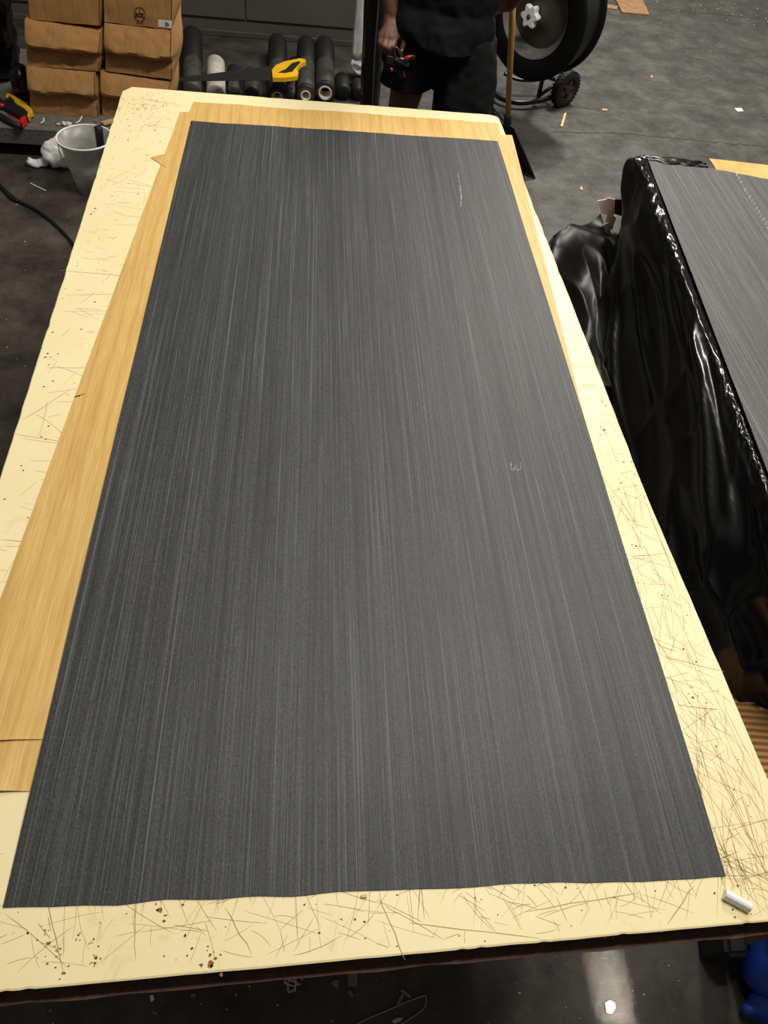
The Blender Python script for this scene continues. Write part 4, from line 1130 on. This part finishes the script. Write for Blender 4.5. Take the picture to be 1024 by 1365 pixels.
slat('plank_offcut', ((814, -12), (850, -14), (865, 21), (829, 18)), .012, 'woodgrey', 'brown plank offcut with slanted end lying on the far floor', 'plank')
slat('wood_strip', ((770, 0), (800, 5), (824, 9), (822, 13), (796, 10), (769, 4)), .006, 'woodgrey', 'long thin wood strip beside the brown plank on the far floor', 'wood strip')
slat('wood_strip', ((752, 152), (755, 152), (750, 170), (747, 169)), .008, 'wood', 'short pale wood strip below the trolley wheel', 'wood strip')
slat('wood_chip', ((979, 145), (988, 145), (991, 149), (983, 149.5)), .006, 'core', 'pale square chip on the floor beyond the wrapped stack', 'wood chip')
slat('wood_chip', ((802, 145.5), (810, 146), (809, 148), (803, 147.5)), .004, 'wood', 'thin tan chip on the floor right of the short wood strip', 'wood chip')
slat('wood_chip', ((773, 253), (775, 248), (777, 254)), .005, 'wood', 'tiny orange chip on the floor above the loose black film', 'wood chip')
slat('wood_chip', ((867, 102), (870, 101), (870, 104), (868, 104)), .004, 'wood', 'tiny orange chip in the middle of the far right floor', 'wood chip')
slat('wood_block', ((464, 1292), (476, 1291.5), (476, 1315), (463.5, 1315)), .008, 'woodgrey', 'brown rectangular wood offcut on the dark floor below the table front edge', 'offcut')
slat('wood_chip', ((463, 1322), (467, 1320), (472, 1327), (469, 1329), (464, 1325)), .004, 'woodgrey', 'small brown chip just below the rectangular offcut', 'wood chip')
slat('wood_chip', ((445, 1307), (452, 1306), (451, 1318), (446, 1316), (441, 1311)), .004, 'woodgrey', 'ragged brown chip left of the rectangular offcut', 'wood chip')
slat('wood_strip', ((533, 1321), (537, 1319), (549, 1329), (546, 1331)), .005, 'woodgrey', 'right stick of the pair leaning together above the wire loop', 'wood strip')
slat('wood_strip', ((535, 1325), (539, 1326), (532, 1340), (528, 1339)), .005, 'woodgrey', 'left stick of the pair leaning together above the wire loop', 'wood strip')
slat('wood_chip', ((522, 1361), (529, 1357), (537, 1356), (535, 1361), (526, 1365)), .004, 'wood', 'tan chip inside the wire loop at the bottom', 'wood chip')
slat('wood_chip', ((806, 1337), (813, 1333), (819, 1337), (820, 1344), (815, 1352), (808, 1350)), .005, 'core', 'round pale chip lying in the bright strip of floor', 'wood chip')
slat('plaster_chip', ((200, 1328), (204, 1326), (206, 1332), (202, 1336)), .005, 'bag', 'lower of two white crumbs on the dark floor at the near left', 'chip')
slat('plaster_chip', ((212, 1316), (220, 1313), (222, 1317), (214, 1320)), .005, 'bag', 'upper of two white crumbs on the dark floor at the near left', 'chip')
slat('plaster_chip', ((254, 1326), (260, 1324), (262, 1328), (256, 1330)), .004, 'woodgrey', 'brownish crumb right of the two white crumbs', 'chip')
bm = bmesh.new()
for k in range(7):
    a, b = G(383 + RND.uniform(-2, 14), 1296 + RND.uniform(0, 8), .006), G(383 + RND.uniform(-4, 20), 1310 + RND.uniform(-4, 14), .006); m_ = a.lerp(b, .5) + V((RND.gauss(0, .01), RND.gauss(0, .01), .006)); tube(bm, smooth_path([a, m_, b], 4), .0022, 5)
tag(obj('wood_shaving', bm, M['dirtywhite'], None, True), 'tangle of thin pale shavings on the dark floor below the table edge', 'shavings', kind='stuff')
bm = bmesh.new()
for k in range(60, 260):                          # swept grit
    if k < 90: p = G(RND.uniform(0, 960), RND.uniform(1285, 1365), .001)
    elif k < 150: p = V((RND.uniform(-2.2, -.95), RND.uniform(.6, 3.6), 0))
    elif k < 215: p = V((RND.gauss(3.9, .5), RND.gauss(7.6, .18), 0))
    else: p = V((RND.uniform(.8, 4.5), RND.uniform(3.6, 7.4), 0))
    r = RND.uniform(.0015, .0042) * (1.6 if 150 <= k < 215 else 1.0); vs = [bm.verts.new((p.x + r * cos(a) * RND.uniform(.5, 1.3), p.y + r * sin(a) * RND.uniform(.5, 1.3), .0015)) for a in (0, 1.2, 2.5, 3.8, 5.1)]
    tp_ = bm.verts.new((p.x, p.y, .0015 + r)); bm.faces.new(vs[::-1])
    for i in range(5): bm.faces.new((vs[i], vs[(i + 1) % 5], tp_))
tag(obj('floor_grit', bm, M['wood']), 'scattered pale grit and sawdust crumbs on the concrete floor', 'grit', kind='stuff')
bm = bmesh.new(); w = smooth_path([G(x, y, .005) for x, y in ((430, 1392), (475, 1365), (520, 1345), (562, 1328), (568, 1333), (563, 1346), (535, 1365), (500, 1385))], 6); tube(bm, w, .0025, 7)
tag(obj('wire_loop', bm, M['zinc'], None, True), 'bent thin wire loop on the dark floor at the bottom', 'wire')
bm = bmesh.new(); w = smooth_path([G(x, y, .008) for x, y in ((-30, 222), (0, 247), (22, 266), (52, 282), (80, 305), (98, 326), (112, 350), (125, 400))], 8); tube(bm, w, .008, 8)
w = smooth_path([G(x, y, .010) for x, y in ((-30, 232), (0, 249), (14, 263), (24, 268))], 8); tube(bm, w, .007, 8)
tag(obj('cable', bm, M['cable'], None, True), 'black cable snaking over the floor left of the table', 'cable')
bm = bmesh.new(); tube(bm, smooth_path([G(40, 244, .004), G(52, 250, .004), G(61, 254, .004)], 4), .003, 6); tag(obj('thread', bm, M['bag'], None, True), 'short white thread on the floor in front of the bucket', 'thread')
# blue tarpaulin, black crate and timber at the near right
bm = bmesh.new(); box(bm, (1.31, .21, 1.0), (.76, .82, .07)); box(bm, (1.36, -.04, .5), (.42, .26, 1.0)); cap_chain(bm, [(1.075, .0, .06), (1.075, -.1, .07), (1.2, -.2, .06)], [.055, .06, .06], 12); cap_chain(bm, [(1.10, .0, .06), (1.2, .0, .9)], [.05, .06], 12)  # tall slab and column added, mostly unseen, to block light off the floor
o = remeshed('blue_tarpaulin', bm, M['blue'], .014, None, 3, cuts=[(V((0, 0, .003)), V((0, 0, -1)))], disp=lambda p: .02 * (.5 - abs(noise.noise(p * 7)) * 2)); tag(o, 'dark blue tarpaulin hanging off an added light-blocking stand by the near right table corner', 'tarpaulin')
bm = bmesh.new(); cap_chain(bm, [G(996, 1345, .03), G(1020, 1345, .042), G(1060, 1338, .05)], [.022, .04, .046], 14)
o = remeshed('blue_tarpaulin', bm, M['blue'], .006, None, 1, disp=lambda p: .012 * (.5 - abs(noise.noise(p * 16)) * 2)); tag(o, 'bright blue crumpled plastic lump on the floor in the bottom right corner', 'sack')
a, b, c, d = [G(x, y, .16) for x, y in ((964, 1225), (1002, 1225), (1004, 1274), (970, 1275))]
bm = bmesh.new(); prism(bm, [V((q.x, q.y, .0)) for q in (a, b, c, d)], .16); bmesh.ops.recalc_face_normals(bm, faces=bm.faces[:]); bmesh.ops.bevel(bm, geom=bm.edges[:], offset=.012, segments=3, affect='EDGES')
tag(obj('black_crate', bm, M['black']), 'black rounded box on the floor under the near right table corner', 'box')
bm = bmesh.new(); box(bm, (0, 0, 0), (.014, .03, .36), bev=.002); p = G(1004, 1266, .17); bmesh.ops.transform(bm, matrix=Matrix.Translation(p + V((.002, .03, .0))) @ Matrix.Rotation(.0, 4, 'Y'), verts=bm.verts[:])
tag(obj('wood_batten', bm, M['timber']), 'upright timber batten between the black box and the blue sack', 'batten')
